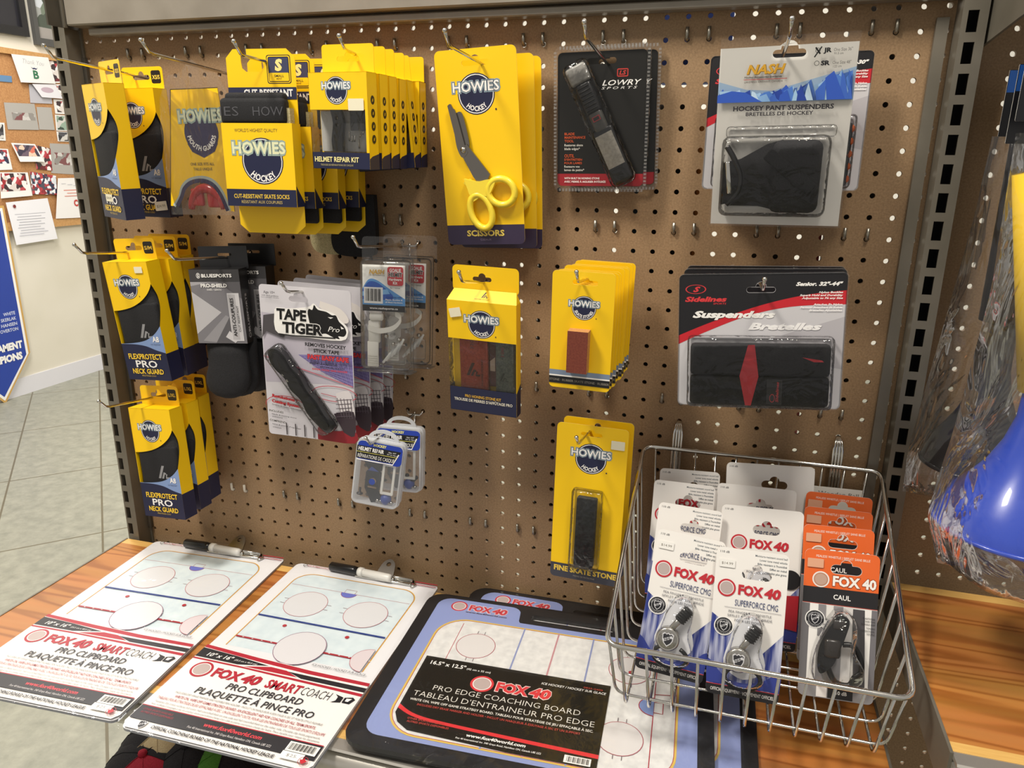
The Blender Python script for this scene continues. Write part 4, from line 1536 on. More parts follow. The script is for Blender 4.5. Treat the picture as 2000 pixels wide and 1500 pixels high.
c.X = roof
c.ly = 0
h_mark(c, 2, 1.5, .8, '#2a2210')
c.text('HOWIES HOCKEY', 0, -5, 20, 1.3, '#3a3018', 0)
c.X = None
c.ly = 0
badge(c, 0, 48, 19)
c.text('PRO HONING STONE KIT', 0, -55, 52, 4, '#d9a93a', .02)
c.text("TROUSSE DE PIERRES D'AFFÛTAGE PRO", 0, -61, 84, 4, '#e6e0d0', .02)
mark(c.build('carton', t), 'yellow and navy carton with a clear window')
k = MB()
tab(k, -45, 46, 86, 121, D, 6, euro(-4, 104, 26, 6, 5))
k.build('hang_tab', t)
w_ = MB()
w_.box(-47.6, 47.4, .5, .8, -43, 26, blister)
w_.box(-47.8, -47.5, 0, D - 1, -43, 26, blister)
w_.build('window_film', t)
s1 = MB()
s1.rbox(-34, 6, 4, 13, -72, 40, 1.5, stone_brick, 1)
s1.ly = 3.9
s1.text('320', -16, 18, 13, 4.6, '#5a1f1a', .02, rot=90)
h_mark(s1, -16, -18, 1.7, '#3a1512')
s1.text('HOWIES HOCKEY', -2, -20, 38, 2.6, '#3a1512', .01, rot=90)
mark(s1.build('stone', t), 'brick red honing stone')
s2 = MB()
s2.rbox(17, 42, 4, 13, -72, 40, 1.5, stone_grey, 1)
s2.ly = 3.9
s2.text('100', 27, 12, 13, 4, '#7a2f3a', .02, rot=90)
h_mark(s2, 28, -24, 1.1, '#2b2e2d')
mark(s2.build('stone', t), 'dark grey honing stone')
s3 = MB()
s3.box(7.5, 16, 8, 9, -40, 26, ink('#4a1518', .5))
s3.ly = 7.9
s3.poly([(8, -18), (15, -18), (15, 2), (8, -4)], '#b09a8a')
s3.build('paper_insert', t)
sticker(t, -44, -28, 56, 68, -1.6, '', 12)

# ---- rubber skate stone cards
G12 = 'yellow skate stone cards on one hook'


def skate_stone(label, loc, yaw, pit, rol):
    t = thing('skate_stone_card', label, 'package', loc, yaw, pit, rol, G12)
    c = MB(0)
    c.prism(rrect(-37, -71.5, 37, 71.5, 5), [euro(2, 59, 30, 5.5, 4.5)], 0, .8, yellow, ink('#f4dd78'))
    c.ly = 0
    badge(c, 2, 29, 14.5, 'SKATE STONES')
    c.rect(-37, -56, 37, -49, '#7a8ba4')
    c.rect(-37, -57, 37, -55.2, WHITE)
    c.rect(-37, -66, 37, -57, '#16181d')
    c.text('STONE · RUBBER SKATE STONE · RUBBER', 0, -61.5, 73, 2.7, '#8a847a', .01)
    mark(c.build('card', t), 'yellow hang card with blue and black stripes')
    s_ = MB()
    s_.box(-13.5, 11, -14, 0, -47, 4, stone_side)
    s_.box(-13.4, 10.9, -14.2, -14, -46.9, 3.9, stone_red)
    mark(s_.build('stone', t), 'reddish brown rubber block')
    return t


SL = ['frontmost', 'second', 'third', 'fourth', 'fifth', 'sixth', 'seventh', 'rearmost']
for i in range(8):
    f = i / 7
    skate_stone((SL[i] + ' of the eight yellow cards with a brown rubber stone' + (' counted from the front' if 0 < i < 7 else '')), (.2172 + .0075 * f + (.002 if i == 4 else 0), -.148 + .0158 * i, 1.0700 - .0012 * (i % 3)), -.7 + .2 * (i % 3), 2.6 - 2 * f, 1.1 + .5 * math.sin(i * 2.1))

# ---- fine skate stone
G13 = 'yellow fine skate stone cards'


def fine_stone(label, loc, yaw, pit, rol):
    t = thing('fine_skate_stone_card', label, 'package', loc, yaw, pit, rol, G13)
    c = MB(0)
    c.prism(rrect(-48, -113.5, 48, 113.5, 6), [euro(-1, 101, 29, 5.5, 4.5)], 0, .8, yellow, ink('#f4dd78'))
    c.ly = 0
    badge(c, 0, 67, 21.5)
    c.poly([(-48, -107.5)] + ell(-42, -107.5, 6, n=5, a0=180, a1=270) + ell(42, -107.5, 6, n=5, a0=270, a1=360) + [(48, -92), (-48, -92)], '#3a3c48')
    c.text('FINE SKATE STONE', 1, -99.5, 88, 7.6, '#e9c64a', .035)
    c.text('PIERRE DE PATIN FINE', 0, -108, 30, 2.4, '#9a9488', 0)
    mark(c.build('card', t), 'yellow hang card with a charcoal foot')
    s_ = MB()
    s_.rbox(-13.5, 13.5, -13, -2, -86, 15, 1.5, stone_dark, 1)
    mark(s_.build('stone', t), 'black sharpening stone')
    b = MB()
    b.rbox(-21, 21, -16, 0, -90, 26, 4, blister, 2)
    b.build('blister', t)
    return t


fs = fine_stone('front yellow fine skate stone card with a long black stone', (.2225, -.082, .8163), -1.8, -1.8, .7)
sticker(fs, 26, 44, 85, 97, -.9)
fine_stone('rear yellow fine skate stone card, only a thin edge showing', (.2268, -.058, .8180), -1.8, -1.2, .5)

# ---- small clear helmet repair cases
G14 = 'small clear helmet repair cases'


def repair_case(label, loc, yaw, pit, rol, dark):
    t = thing('helmet_repair_case', label, 'case', loc, yaw, pit, rol, G14)
    b = MB()
    W2, H2 = 33, 46
    b.prism(rrect(-W2, -H2, W2, H2, 8), [rrect(-W2 + 2, -H2 + 2, W2 - 2, H2 - 2, 6.5)], 0, 21, milky_edge, None, True)
    b.flat(rrect(-W2, -H2, W2, H2, 8), (), milky, 0)
    b.flat(rrect(-W2, -H2, W2, H2, 8), (), milky, 21)
    b.prism(rrect(-W2 - .8, -H2 - .8, W2 + .8, H2 + .8, 8), [rrect(-W2, -H2, W2, H2, 7.5)], 8, 10, milky_edge)
    b.prism([p for p in ell(0, H2 - 1, 22, 15, 20, 0, 180)], [[p for p in ell(0, H2 + 3, 15, 6, 16, 0, 180)]], 12, 14.5, milky_edge)
    b.build('case_shell', t)
    l = MB(-.1)
    l.rect(-31, 16, 32, 44, '#1f3a9e', 6)
    l.poly([(-32, 37), (30, 37), (22, 19), (-32, 19)], '#16161a')
    l.line([(-31, 17.2), (20, 17.2), (27, 33)], 1.6, WHITE)
    l.text('HOCKEY', 0, 40.5, 18, 3.4, '#e6df7a', .04)
    l.text('HELMET REPAIR', -12, 33, 36, 5.2, WHITE, .03, shear=.1)
    l.text('10pc. KIT', 18, 34, 11, 1.7, WHITE, 0)
    l.text('KIT de 10pcs.', 18, 31, 14, 1.7, WHITE, 0)
    l.line([(-32, 28.3), (26, 28.3)], .7, '#d8cf6a')
    l.text('RÉPARATIONS DE CASQUE', -4, 23, 52, 5.2, WHITE, .03, shear=.1)
    mark(l.build('sticker', t), 'blue and black printed sticker')
    q = MB()
    bl = ink('#3c4f9a', .35)
    dk = ink('#23242b', .4)
    q.prism([(-22, 14), (-14, 2), (0, 0), (14, 14)], (), 6, 9, dk)
    q.prism(rrect(-17, -26, 4, 2, 3), [ell(-6, -12, 4.5, n=14), rrect(-14, -24, 0, -20, 1, 2)], 4, 8, dk)
    q.prism([(-18, -2), (-10, 8), (0, 2), (-2, -4)], (), 5, 7, bl)
    q.prism([(-16, -27), (2, -26), (10, -40), (-6, -44)], (), 6, 10, dk)
    q.disc(-6, -12, 4.4, bl)
    q.ball((14, 8, -36), 8, bl, 12)
    q.lathe([(0, -2), (4.5, -1.5), (4.5, 0), (1.5, .5), (1.5, 8)], dk, 12, (-24, 8, -34))
    for i in range(5):
        q.tube([(2 + i * 5, 6, -41), (4 + i * 5, 6, -38)], 2.6, silver_metal, 10)
    q.prism(rrect(6, -28, 24, 16, 1), [rrect(9, -25, 21, 13, 1)], 3, 6, white_plastic)
    if dark:
        for i in range(6):
            q.ball((10 + (i * 7) % 17, 7, -36 + (i * 5) % 13), 3.5, black_plastic, 8)
    mark(q.build('contents', t), 'black and blue clips, clear strips and screws')
    return t


repair_case('front small clear helmet repair case with a blue and black sticker', (-.0600, -.142, .8500), 8, -6, 7, False)
repair_case('rear small clear helmet repair case with a carrying handle', (-.0440, -.108, .8600), 5, -5, .5, True)


# ------------------------------------------------------------------ boards lying on the shelf (built face up: x right, "z" away from the viewer)
def lay(o, x, y, z, yaw=0, tilt=0, roll=0):
    o.location = (x, y, z)
    o.rotation_mode = 'XYZ'
    o.rotation_euler = (rad(-90 + tilt), 0, 0)
    M_ = Matrix.Rotation(rad(yaw), 4, 'Z') @ Matrix.Rotation(rad(roll), 4, 'Y') @ Matrix.Rotation(rad(-90 + tilt), 4, 'X')
    o.rotation_euler = M_.to_euler('XYZ')
    return o


def fox(mb, cx, cz, w, col, shadow=None, rot=0):
    """round ring emblem with a pale disc, then the lettering"""
    R = w * .145
    x0 = cx - w / 2 + R
    mb.disc(x0, cz, R, col)
    mb.disc(x0, cz, R * .80, '#efe6e4')
    mb.disc(x0, cz, R * .72, '#b9a9a6')
    L0, L1 = x0 + R * 1.25, cx + w / 2
    g = (L1 - L0) * .60
    for c_, b_, k_ in ([(shadow, .085, 1.05)] if shadow else []) + [(col, .05, 1)]:
        mb.text('FOX', L0 + g / 2, cz, (g - .6) * k_, w * .15 * k_, c_, b_)
        mb.text('40', (L0 + g + L1) / 2 + .3, cz, (L1 - L0 - g - .6) * k_, w * .15 * k_, c_, b_, shear=.12)


def nhl(mb, cx, cz, R, ringed=True):
    if ringed:
        mb.disc(cx, cz, R * 1.12, WHITE)
        mb.disc(cx, cz, R, '#1b1b20')
        mb.ring(cx, cz, R * .70, R * .74, '#c9c9cc')
        mb.text('OFFICIALLY LICENSED', cx, cz, R * 2.3, R * .15, '#c9c9cc', 0, arc=-R * .80)
        mb.text('PRODUCT OF THE NHL', cx, cz, R * 2.2, R * .15, '#c9c9cc', 0, arc=R * .93)
        s = R * .58
    else:
        s = R
    sh = lambda k: [(cx + k * s * a, cz + k * s * b) for a, b in ((-.8, .75), (-.5, .95), (-.25, .8), (0, 1.0), (.25, .8), (.5, .95), (.8, .75), (.72, -.1), (.5, -.55), (0, -1.0), (-.5, -.55), (-.72, -.1))]
    mb.poly(sh(1), '#d6d6da')
    mb.poly(sh(.84), '#232329')
    mb.poly([(cx - .72 * s, cz - .02 * s), (cx + .5 * s, cz + .62 * s), (cx + .72 * s, cz + .3 * s), (cx - .5 * s, cz - .36 * s)], '#d6d6da')
    mb.text('NHL', cx, cz + .13 * s, s * 1.0, s * .36, '#232329', .03, rot=27)


def rink_half(mb, x0, x1, z0, z1):
    """half a rink printed on pale blue ice: rounded far end, circles, lines"""
    mb.flat([(x0, z0), (x1, z0)] + ell(x1 - 28, z1 - 28, 28, n=8, a0=0, a1=90) + ell(x0 + 28, z1 - 28, 28, n=8, a0=90, a1=180), (), ice_blue)
    edge = [(x0, z0)] + [(x0, z1 - 28)] + ell(x0 + 28, z1 - 28, 28, n=8, a0=180, a1=90) + ell(x1 - 28, z1 - 28, 28, n=8, a0=90, a1=0) + [(x1, z0)]
    mb.line(edge, 2.0, '#d9b44a')
    mb.line([(p[0] * .994, p[1] - .8) for p in edge], .7, '#a8434c')
    w = x1 - x0
    cx = (x0 + x1) / 2
    zg = z1 - 35
    mb.line([(x0 + 3, zg), (x1 - 3, zg)], .7, '#b86a74')
    mb.line([(cx, zg), (cx, z1 - 3)], .8, '#a8434c') if False else None
    mb.poly([(cx - 13, zg)] + ell(cx, zg, 13, 12, 10, 180, 360), '#6a74c8')
    mb.line([(cx - 13, zg)] + ell(cx, zg, 13, 12, 10, 180, 360), .7, '#a8434c')
    mb.line([(cx - 9, zg), (cx - 9, zg + 9), (cx + 9, zg + 9), (cx + 9, zg)], .6, '#a8434c')
    for sx in (-1, 1):
        c_ = cx + sx * w * .24
        mb.disc(c_, zg - 45, 33, '#d9dade')
        mb.ring(c_, zg - 45, 32.4, 33.2, '#b86a74')
        for q in (-1, 1):
            for k in (-6, 6):
                mb.line([(c_ + q * 33, zg - 45 + k), (c_ + q * 40, zg - 45 + k)], .6, '#7a4a58')
        mb.disc(c_, zg - 103, 3.1, '#b2303c')
    mb.rect(x0 + 2, zg - 91, x1 - 2, zg - 87.6, '#2a3f86')
    zr = zg - 143.5
    mb.rect(x0 + 2, zr - 1.6, x1 - 2, zr + 1.6, '#a82a38')
    for i in range(14):
        mb.rect(x0 + 12 + i * 15, zr - .5, x0 + 14.5 + i * 15, zr + .5, WHITE)
    mb.disc(cx, zr - 1, 36, '#d9d8dd')
    mb.ring(cx, zr - 1, 35.4, 36.2, '#8a5a78')
    mb.poly([(x1 - 2, zr - 24)] + ell(x1 - 2, zr, 24, n=12, a0=270, a1=90), '#d8cdd2')
    mb.line(ell(x1 - 2, zr, 24, n=12, a0=270, a1=90), .7, '#b86a74')


ice_blue = ramp_noise('pale_blue_printed_ice', '#cfdde4', '#dbe7ec', 60, 0.3, 5)
ice_white = ramp_noise('scratched_white_printed_ice', '#d2d2d2', '#e4e4e3', 90, 0.3, 8)
G15 = 'white clipboards on the pine shelf'


def clipboard(label, x, y, z, yaw, marker_col):
    t = tag(bpy.data.objects.new('hockey_clipboard', None), label, 'clipboard', G15)
    COL.objects.link(t)
    lay(t, x, y, z, yaw)
    c = MB(0)
    W2, H2 = 126, 198
    c.prism(rrect(-W2, -H2, W2, H2, 9), (), 0, 3.5, ink('#e6e6ea', .25), ink('#8d8f96', .5))
    c.ly = 0
    rink_half(c, -104, 104, -26, 173)
    c.rect(40, 188, W2 - 2, 189.6, '#a8323f')
    c.rect(40, 191.5, W2 - 2, 192.5, '#6b2a35')
    c.rect(40, 194.5, W2 - 2, 197, '#a8323f')
    c.ring(-108, 191, 2.6, 3.6, '#3a3a40')
    c.text('FOX 40 SMARTCOACH', -84, 191, 40, 3.4, '#b23844', .02)
    # lower printed panel
    c.poly([(-W2, -H2 + 9), (-W2 + 6, -H2 + .5), (W2 - 6, -H2 + .5), (W2, -H2 + 9), (W2, -48), (-W2, -38)], '#eeebe8')
    c.poly([(-W2, -36), (-40, -42), (40, -46), (W2, -47), (W2, -53), (40, -53), (-40, -49), (-W2, -42)], '#b02a3a')
    c.poly([(-W2, -43), (-70, -47), (-18, -53), (-60, -62), (-W2, -62)], '#26252a')
    c.poly([(-50, -63), (-14, -54), (10, -55), (30, -63), (-30, -63)], '#b02a3a')
    c.poly([(12, -56), (W2, -57), (W2, -65), (36, -64)], '#26252a')
    c.poly([(-W2, -64), (-60, -64), (W2, -68), (W2, -73), (-50, -67), (-W2, -67)], '#b02a3a')
    c.text('10" x 16"', -92, -54, 40, 7, WHITE, .02, shear=.2)
    c.text('(25.5 cm x 40.5 cm)', -52, -55, 34, 3, WHITE, 0, shear=.2)
    c.text('ICE HOCKEY / HOCKEY SUR GLACE', 74, -34, 78, 4, '#4a4a50', .0, shear=.2)
    fox(c, -62, -84, 104, '#b02a3a')
    c.text('SMART', 24, -84, 50, 15, '#b02a3a', .03, shear=.1)
    c.text('COACH', 70, -84, 40, 15, '#3a3a40', -.012, shear=.15)
    c.poly([(94, -78), (106, -81), (106, -90), (94, -93), (99, -89), (99, -82)], '#1d1d22')
    c.poly([(108, -81), (118, -78), (122, -81), (118, -90), (108, -90)], '#1d1d22')
    c.poly([(111, -82), (118, -81), (115, -87), (111, -87)], WHITE)
    c.text('PRO CLIPBOARD', 8, -103, 108, 11, '#33333a', .01, shear=.12)
    c.text('PLAQUETTE À PINCE PRO', 4, -120, 166, 11, '#33333a', .01, shear=.12)
    c.text('INCLUDES DRY ERASE MARKER AND FLEXIBLE PEN HOLDER • INCLUT UN MARQUEUR À ESSUYAGE À SEC ET PORTE-STYLO FLEXIBLE', 2, -131, 206, 3.2, '#8a8688', 0, shear=.1)
    c.text('WRITE ON, WIPE OFF GAME STRATEGY BOARD. AN EXCELLENT AID FOR COACHES OF ALL TEAM SPORTS.', 2, -138, 196, 4.2, '#a83a48', .01, shear=.1)
    c.text("TABLEAU POUR STRATÉGIE DE JEU EFFAÇABLE À SEC. UN EXCELLENT OUTIL POUR LES ENTRAÎNEURS DE TOUS LES SPORTS D'ÉQUIPE", 0, -145, 232, 4.2, '#a83a48', .01, shear=.1)
    c.text('Features dry erase surfaces full color half court/half field on one side and full court/full field on the other side. Durable clip holds paperwork.', 0, -151.5, 228, 3.2, '#8a8688', 0, shear=.1)
    c.text("Avec surfaces à essuyage à sec en couleur demi-court/demi-champ d'un côté et pleine court/plein champ de l'autre. Pince durable pour retenir les documents.", 0, -156.5, 232, 3.2, '#8a8688', 0, shear=.1)
    c.rect(-W2 + 2, -184, W2 - 2, -161, '#2b2a2f')
    c.rect(-W2 + 2, -162, W2 - 2, -160.6, '#b02a3a')
    c.text('www.fox40world.com', 10, -170, 78, 6, '#e0444f', .02, shear=.2)
    c.text('Fox 40 International Inc. 340 Grays Road, Hamilton ON, Canada L8E 2Z2', 10, -178.5, 112, 3.4, '#d8d4d4', 0, shear=.1)
    c.text('OTHER SPORTS AVAILABLE', -96, -167.5, 42, 3, '#a83a48', 0, shear=.15)
    c.text('AUTRES SPORTS DISPONIBLES', -94, -172.5, 46, 3, '#a83a48', 0, shear=.15)
    nhl(c, -100, -191, 6.5, False)
    c.text('OFFICIAL COACHING BOARD OF THE NATIONAL HOCKEY LEAGUE', -4, -191, 164, 4.6, '#26252a', .03, shear=.2)
    c.rect(84, -179, 122, -165, WHITE)
    for i in range(22):
        c.rect(86 + i * 1.55, -177, 86 + i * 1.55 + .4 + .5 * ((i * 5) % 3) / 2, -167, '#222')
    c.rect(84, -192, 112, -181, '#f3f2ee')
    c.text('$25.', 98, -186, 14, 4, '#8a8688', 0)
    c.ring(114, -189.5, 5.4, 6, '#a83a48')
    c.poly([(114, -185), (116, -188), (118.5, -188), (117, -191.5), (114, -194), (111, -191.5), (109.5, -188), (112, -188)], '#c22a38')
    mark(c.build('board', t), 'white dry erase board printed with a half rink')
    k = MB()
    k.rbox(-14, 84, -5, -1, 182, 196, 2, chrome, 2)
    k.tube([(-14, -7, 192), (84, -7, 192)], 3.2, chrome, 10)
    k.tube([(84, -4, 194), (90, -3, 186), (86, -2, 178)], 2, chrome, 6)
    k.rbox(20, 54, -9, -3, 184, 194, 2, chrome, 1)
    clip = k.build('clip', t)
    k = MB()
    k.X = Matrix.Translation((37, -8, 184)) @ Matrix.Rotation(rad(28), 4, 'X')
    k.prism(smooth_line([(-15, 0), (-13, 16), (-9, 28), (0, 34), (9, 28), (13, 16), (15, 0)], 4), [ell(0, 24, 4, n=12)], -1.5, 1.5, dark_metal)
    k.X = None
    mark(k.build('lever', clip), 'raised metal lever with a round hole')
    m = MB()
    cap_ = MB()
    cap_.tube([(-62, -8, 192), (-60, -8, 191.8), (-18, -9, 189), (-10, -9, 188.4)], [5.5, 7.5, 7.5, 6.4], ink('#151517', .25), 14)
    m.tube([(-10, -9, 188.4), (46, -9, 184), (50, -9, 183.6)], [6.2, 6.6, 5.5], ink(marker_col, .35), 14)
    m.tube([(-8, -9, 188.2), (0, -9, 187.6)], 7.4, white_plastic, 14)
    mk_ = mark(m.build('marker', t), 'pale dry erase marker')
    mark(cap_.build('marker_cap', mk_), 'glossy black cap')
    f = MB()

    def fn(u, v):
        x, zz = -130 + 260 * u, -201 + 412 * v
        b2 = 1.0 * math.sin(11 * u + 5 * v) * math.sin(9 * v + 3 * u)
        hump = 13 * math.exp(-((x - 8) / 62) ** 4) * math.exp(-((zz - 193) / 18) ** 2)
        e = min(1, min(u, 1 - u) * 14)
        top_ = 5 * max(0, (v - .97) / .03) * math.sin(9 * u + 1)
        return (x, -(1.6 + max(-.6, b2)) * e - hump - .4 - top_, zz)
    f.grid(fn, 30, 40, film_flat)
    f.build('clear_sleeve', t)
    return t


cb1 = clipboard('left white clipboard in a clear sleeve, at the left end of the pine shelf', -.4160, -.2260, .6142, 2.9, '#dcdad6')
cb2 = clipboard('right white clipboard in a clear sleeve, beside the black framed coaching board', -.1445, -.2235, .6142, .6, '#e4e2dd')

G16 = 'black framed coaching boards on the pine shelf'


def coach_board(label, x, y, z, yaw, tilt=0, loose=1.0):
    t = tag(bpy.data.objects.new('coaching_board', None), label, 'coaching board', G16)
    COL.objects.link(t)
    lay(t, x, y, z, yaw, tilt)
    W2, H2 = 209, 159
    hole = rrect(-47, 125, 75, 138, 6)
    c = MB(0)
    c.prism(rrect(-W2, -H2, W2, H2, 24), [hole], 0, 6, ink('#1c1c1f', .35))
    c.build('frame', t)
    s_ = MB(-.05)
    s_.step = .025
    peri = '#8e9bcc'
    s_.poly(rrect(-190, -140, 190, 114, 20), peri)
    s_.poly([(-190, 90), (-58, 90), (-58, 112), (-62, 118)] + ell(-80, 136, 16, 14, n=6, a0=0, a1=90) + ell(-170, 130, 20, n=6, a0=90, a1=180), peri)
    fox(s_, -126, 133, 86, '#c23a44', '#f0d8d4')
    s_.text('www.fox40world.com', -112, 121.5, 62, 3.6, '#3a2a30', .02, shear=.2)
    rx0, rx1, rz0, rz1 = -170, 166, -132, 102
    s_.flat(rrect(rx0, rz0, rx1, rz1, 42, 8), (), ice_white)
    rr = rrect(rx0, rz0, rx1, rz1, 42, 8)
    s_.line(rr + [rr[0]], 2.6, '#d9b95a')
    rr = rrect(rx0 + 1.6, rz0 + 1.6, rx1 - 1.6, rz1 - 1.6, 41, 8)
    s_.line(rr + [rr[0]], .8, '#a8323f')
    s_.line([(-137, rz0 + 12), (-137, rz1 - 9)], .9, '#b04a58')
    s_.line([(138, rz0 + 12), (138, rz1 - 9)], 1.2, '#a8323f')
    s_.line([(-49, rz0), (-49, rz1)], 2.2, '#8a94c0')
    s_.line([(49, rz0), (49, rz1)], 2.2, '#8a94c0')
    s_.line([(0, rz0), (0, rz1)], 2.2, '#c08a92')
    for cx in (-106, 103):
        for cz in (47, -77):
            s_.disc(cx, cz, 27, '#d9d6d6')
            s_.ring(cx, cz, 26.3, 27.2, '#a8505c')
            for q in (-1, 1):
                for kx in (-5, 5):
                    s_.line([(cx + kx, cz + q * 27), (cx + kx, cz + q * 33)], .8, '#6a5a60')
    s_.disc(105, 43, 3, '#b2303c')
    s_.poly([(138, 1)] + ell(138, -15, 18, 16, 10, 90, 270), '#7f94c8')
    s_.line(ell(138, -15, 18, 16, 10, 90, 270), 1.1, '#a8323f')
    s_.line([(138, -6), (149, -6), (149, -25), (138, -25)], 1, '#a8323f')
    s_.line([(138, 8), (164, 12)], 1, '#a8323f')
    mark(s_.build('writing_surface', t), 'blue edged white rink print')
    l = MB(-1.5)
    LX0, LX1, LZ0, LZ1 = -163, 83, -127, 9.5
    l.prism([(LX0, LZ1), (LX1, LZ1), (LX1, LZ0 - 3), (-20, LZ0 - 3), (LX0 + 24, LZ0 + 2), (LX0 + 8, LZ0 + 12), (LX0, LZ0 + 26)], (), -1.5, -1.0, ink('#1b1813', .25))
    l.ly = -1.5
    l.step = .03
    l.poly(smooth_line([(LX0, -86), (-136, -99), (-80, -104), (LX1, -109)]) + smooth_line([(LX0, -93), (-136, -104), (-80, -109), (LX1, -115)])[::-1], '#d8353a')
    l.text('16.5" x 12.5"', -129, -2, 48, 7, WHITE, .02)
    l.text('(42 cm x 32 cm)', -87, -3.5, 32, 3.4, WHITE, .01)
    l.text('ICE HOCKEY / HOCKEY SUR GLACE', 38, -7, 82, 4, WHITE, .01, shear=.2)
    l.text('0825-0400', 62, -1.5, 24, 3, '#c04a3a', 0)
    fox(l, -39, -27, 104, '#d23a40', '#f0d8d4')
    l.text('PRO EDGE COACHING BOARD', -40, -48.5, 186, 9.4, '#e8e4dc', -.012)
    l.text("TABLEAU D'ENTRAINEUR PRO EDGE", -41, -63.5, 226, 9.4, '#e8e4dc', -.012)
    l.text('WRITE ON, WIPE OFF GAME STRATEGY BOARD. TABLEAU POUR STRATÉGIE DE JEU EFFAÇABLE À SEC.', -41, -75, 226, 3.8, '#e8e4dc', .015)
    l.text('INCLUDES DRY ERASE MARKER AND HOLDER • INCLUT UN MARQUEUR À ESSUYAGE À SEC ET UN SUPPORT', -42, -82.5, 200, 3.4, '#c2483f', .01)
    l.text('OTHER SPORTS AVAILABLE', -122, -107, 46, 3, '#c2483f', .01)
    l.text('AUTRES SPORTS DISPONIBLES', -118, -112, 52, 3, '#c2483f', .01)
    l.text('www.fox40world.com', -34, -116.5, 70, 4.6, WHITE, .03, shear=.2)
    l.text('Fox 40 International Inc. 340 Grays Road, Hamilton ON, Canada L8E 2Z2', -30, -123.5, 100, 2.6, WHITE, .01, shear=.15)
    l.rect(46, -129, 76, -118, WHITE)
    for i in range(15):
        l.rect(49 + i * 1.7, -127.5, 49 + i * 1.7 + .5 + .6 * ((i * 5) % 3) / 2, -119.5, '#222')
    mark(l.build('paper_label', t), 'black paper label with white and red lettering')
    f = MB()

    def fn(u, v):
        x, zz = -W2 - 6 + (2 * W2 + 12 + 26) * u, -H2 - 8 + (2 * H2 + 10) * v
        e = min(1, min(u, 1 - u) * 18, min(v, 1 - v) * 16)
        r = math.exp(-(v / .12) ** 2) * 3.2 * abs(math.sin(26 * u + 6 * v)) + 1.2 * abs(math.sin(14 * v + 4 * u)) * math.exp(-(u / .08) ** 2) * 2
        return (x, -2.1 - (.3 + (1.0 * abs(math.sin(7 * u + 3 * v)) + r) * loose) * e + 3 * (1 - e), zz)
    f.grid(fn, 46, 34, film_flat)
    f.build('clear_wrap', t)
    return t


coach_board('lower black framed coaching board, mostly hidden under the front one', .2480, -.1660, .6168, 1.0, 0, .05)
coach_board('upper black framed coaching board with a large black paper label', .1983, -.2095, .6258, 2.6)


# ------------------------------------------------------------------ wire basket with whistles
bk = thing('wire_basket', 'chrome wire basket full of whistle cards, hooked on the brown panel at lower right', 'basket', (0, 0, 0))
RX0, RX1, RYB, RYF, RZB, RZF, FZ = 286, 587, -18, -305, 887, 765, 684


def rim_z(y):
    return RZB + (RZF - RZB) * (y - RYB) / (RYF - RYB)


def corner(p, a, b, r, n=5):
    p, a, b = Vector(p), Vector(a), Vector(b)
    u, v = (a - p).normalized() * r, (b - p).normalized() * r
    return [tuple(p + u * (1 - k / n) ** 2 + v * (k / n) ** 2) for k in range(n + 1)]


cs = [(RX0, RYB, RZB), (RX1, RYB, RZB), (RX1, RYF, RZF), (RX0, RYF, RZF)]
loop = []
for i in range(4):
    loop += corner(cs[i], cs[i - 1], cs[(i + 1) % 4], 16)
m = MB()
m.tube(loop, 2.9, chrome, 10, closed=True)
mark(m.build('rim', bk), 'thick chrome rim wire')
for i in range(11):
    x = RX0 + 16 + i * (RX1 - RX0 - 32) / 10
    xf = 439 + (x - 439) * .94
    m = MB()
    a = [(x, RYB + 1, RZB + 2)] + corner((xf, RYB - 4, FZ), (x, RYB, RZB), (xf, RYF + 12, FZ), 10) + corner((xf, RYF + 12, FZ), (xf, RYB, FZ), (x, RYF, RZF), 8) + [(x, RYF + 1, RZF + 2)]
    m.tube(a, 1.7, chrome, 8)
    m.build('lengthwise_wire', bk)
for i in range(8):
    f = (i + .6) / 8
    y = RYB + (RYF - RYB) * f
    yf = RYB - 4 + (RYF + 14 - RYB) * f
    m = MB()
    z = rim_z(y)
    a = [(RX0 - .5, y, z + 2)] + corner((RX0 + 11, yf, FZ + 3.4), (RX0, y, z), (RX1, yf, FZ + 3.4), 14) + corner((RX1 - 11, yf, FZ + 3.4), (RX0, yf, FZ + 3.4), (RX1, y, z), 14) + [(RX1 + .5, y, z + 2)]
    m.tube(a, 1.7, chrome, 8)
    m.build('crosswise_wire', bk)
for cx in (330.2, 533.4):
    m = MB()
    for dx in (-5.4, -1.8, 1.8, 5.4):
        m.tube([(cx + dx * .2, 8, 922), (cx + dx * .25, -3, 921.5), (cx + dx * .7, -10, 918), (cx + dx, -14, 908), (cx + dx, -15, 890), (cx + dx, -14, 740)], 1.75, chrome, 8)
    m.build('hanger', bk)

G17 = 'white whistle cards in the wire basket'
G18 = 'orange whistle cards in the wire basket'
streak = ramp_noise('blue_streaked_print', '#2c3a86', '#c9cde0', 30, .35, 2, stretch=(5, 1, .6), lo=.42, hi=.75)


def whistle_base(t, w, h, hole, card):
    b = MB()
    prof = smooth_line([(-6, 10), (6, 14), (16, 6), (17, -12), (15, -30), (22, -48), (20, -64), (0, -70), (-20, -64), (-22, -48), (-18, -30), (-14, -8)], 4)
    rings = []
    for k, y in ((1.0, 0), (.97, -12), (.90, -15)):
        rings.append([(p[0] * k, y, -26 + (p[1] + 26) * k) for p in prof])
    b.loft(rings, blister, True, True)
    b.build('blister', t)


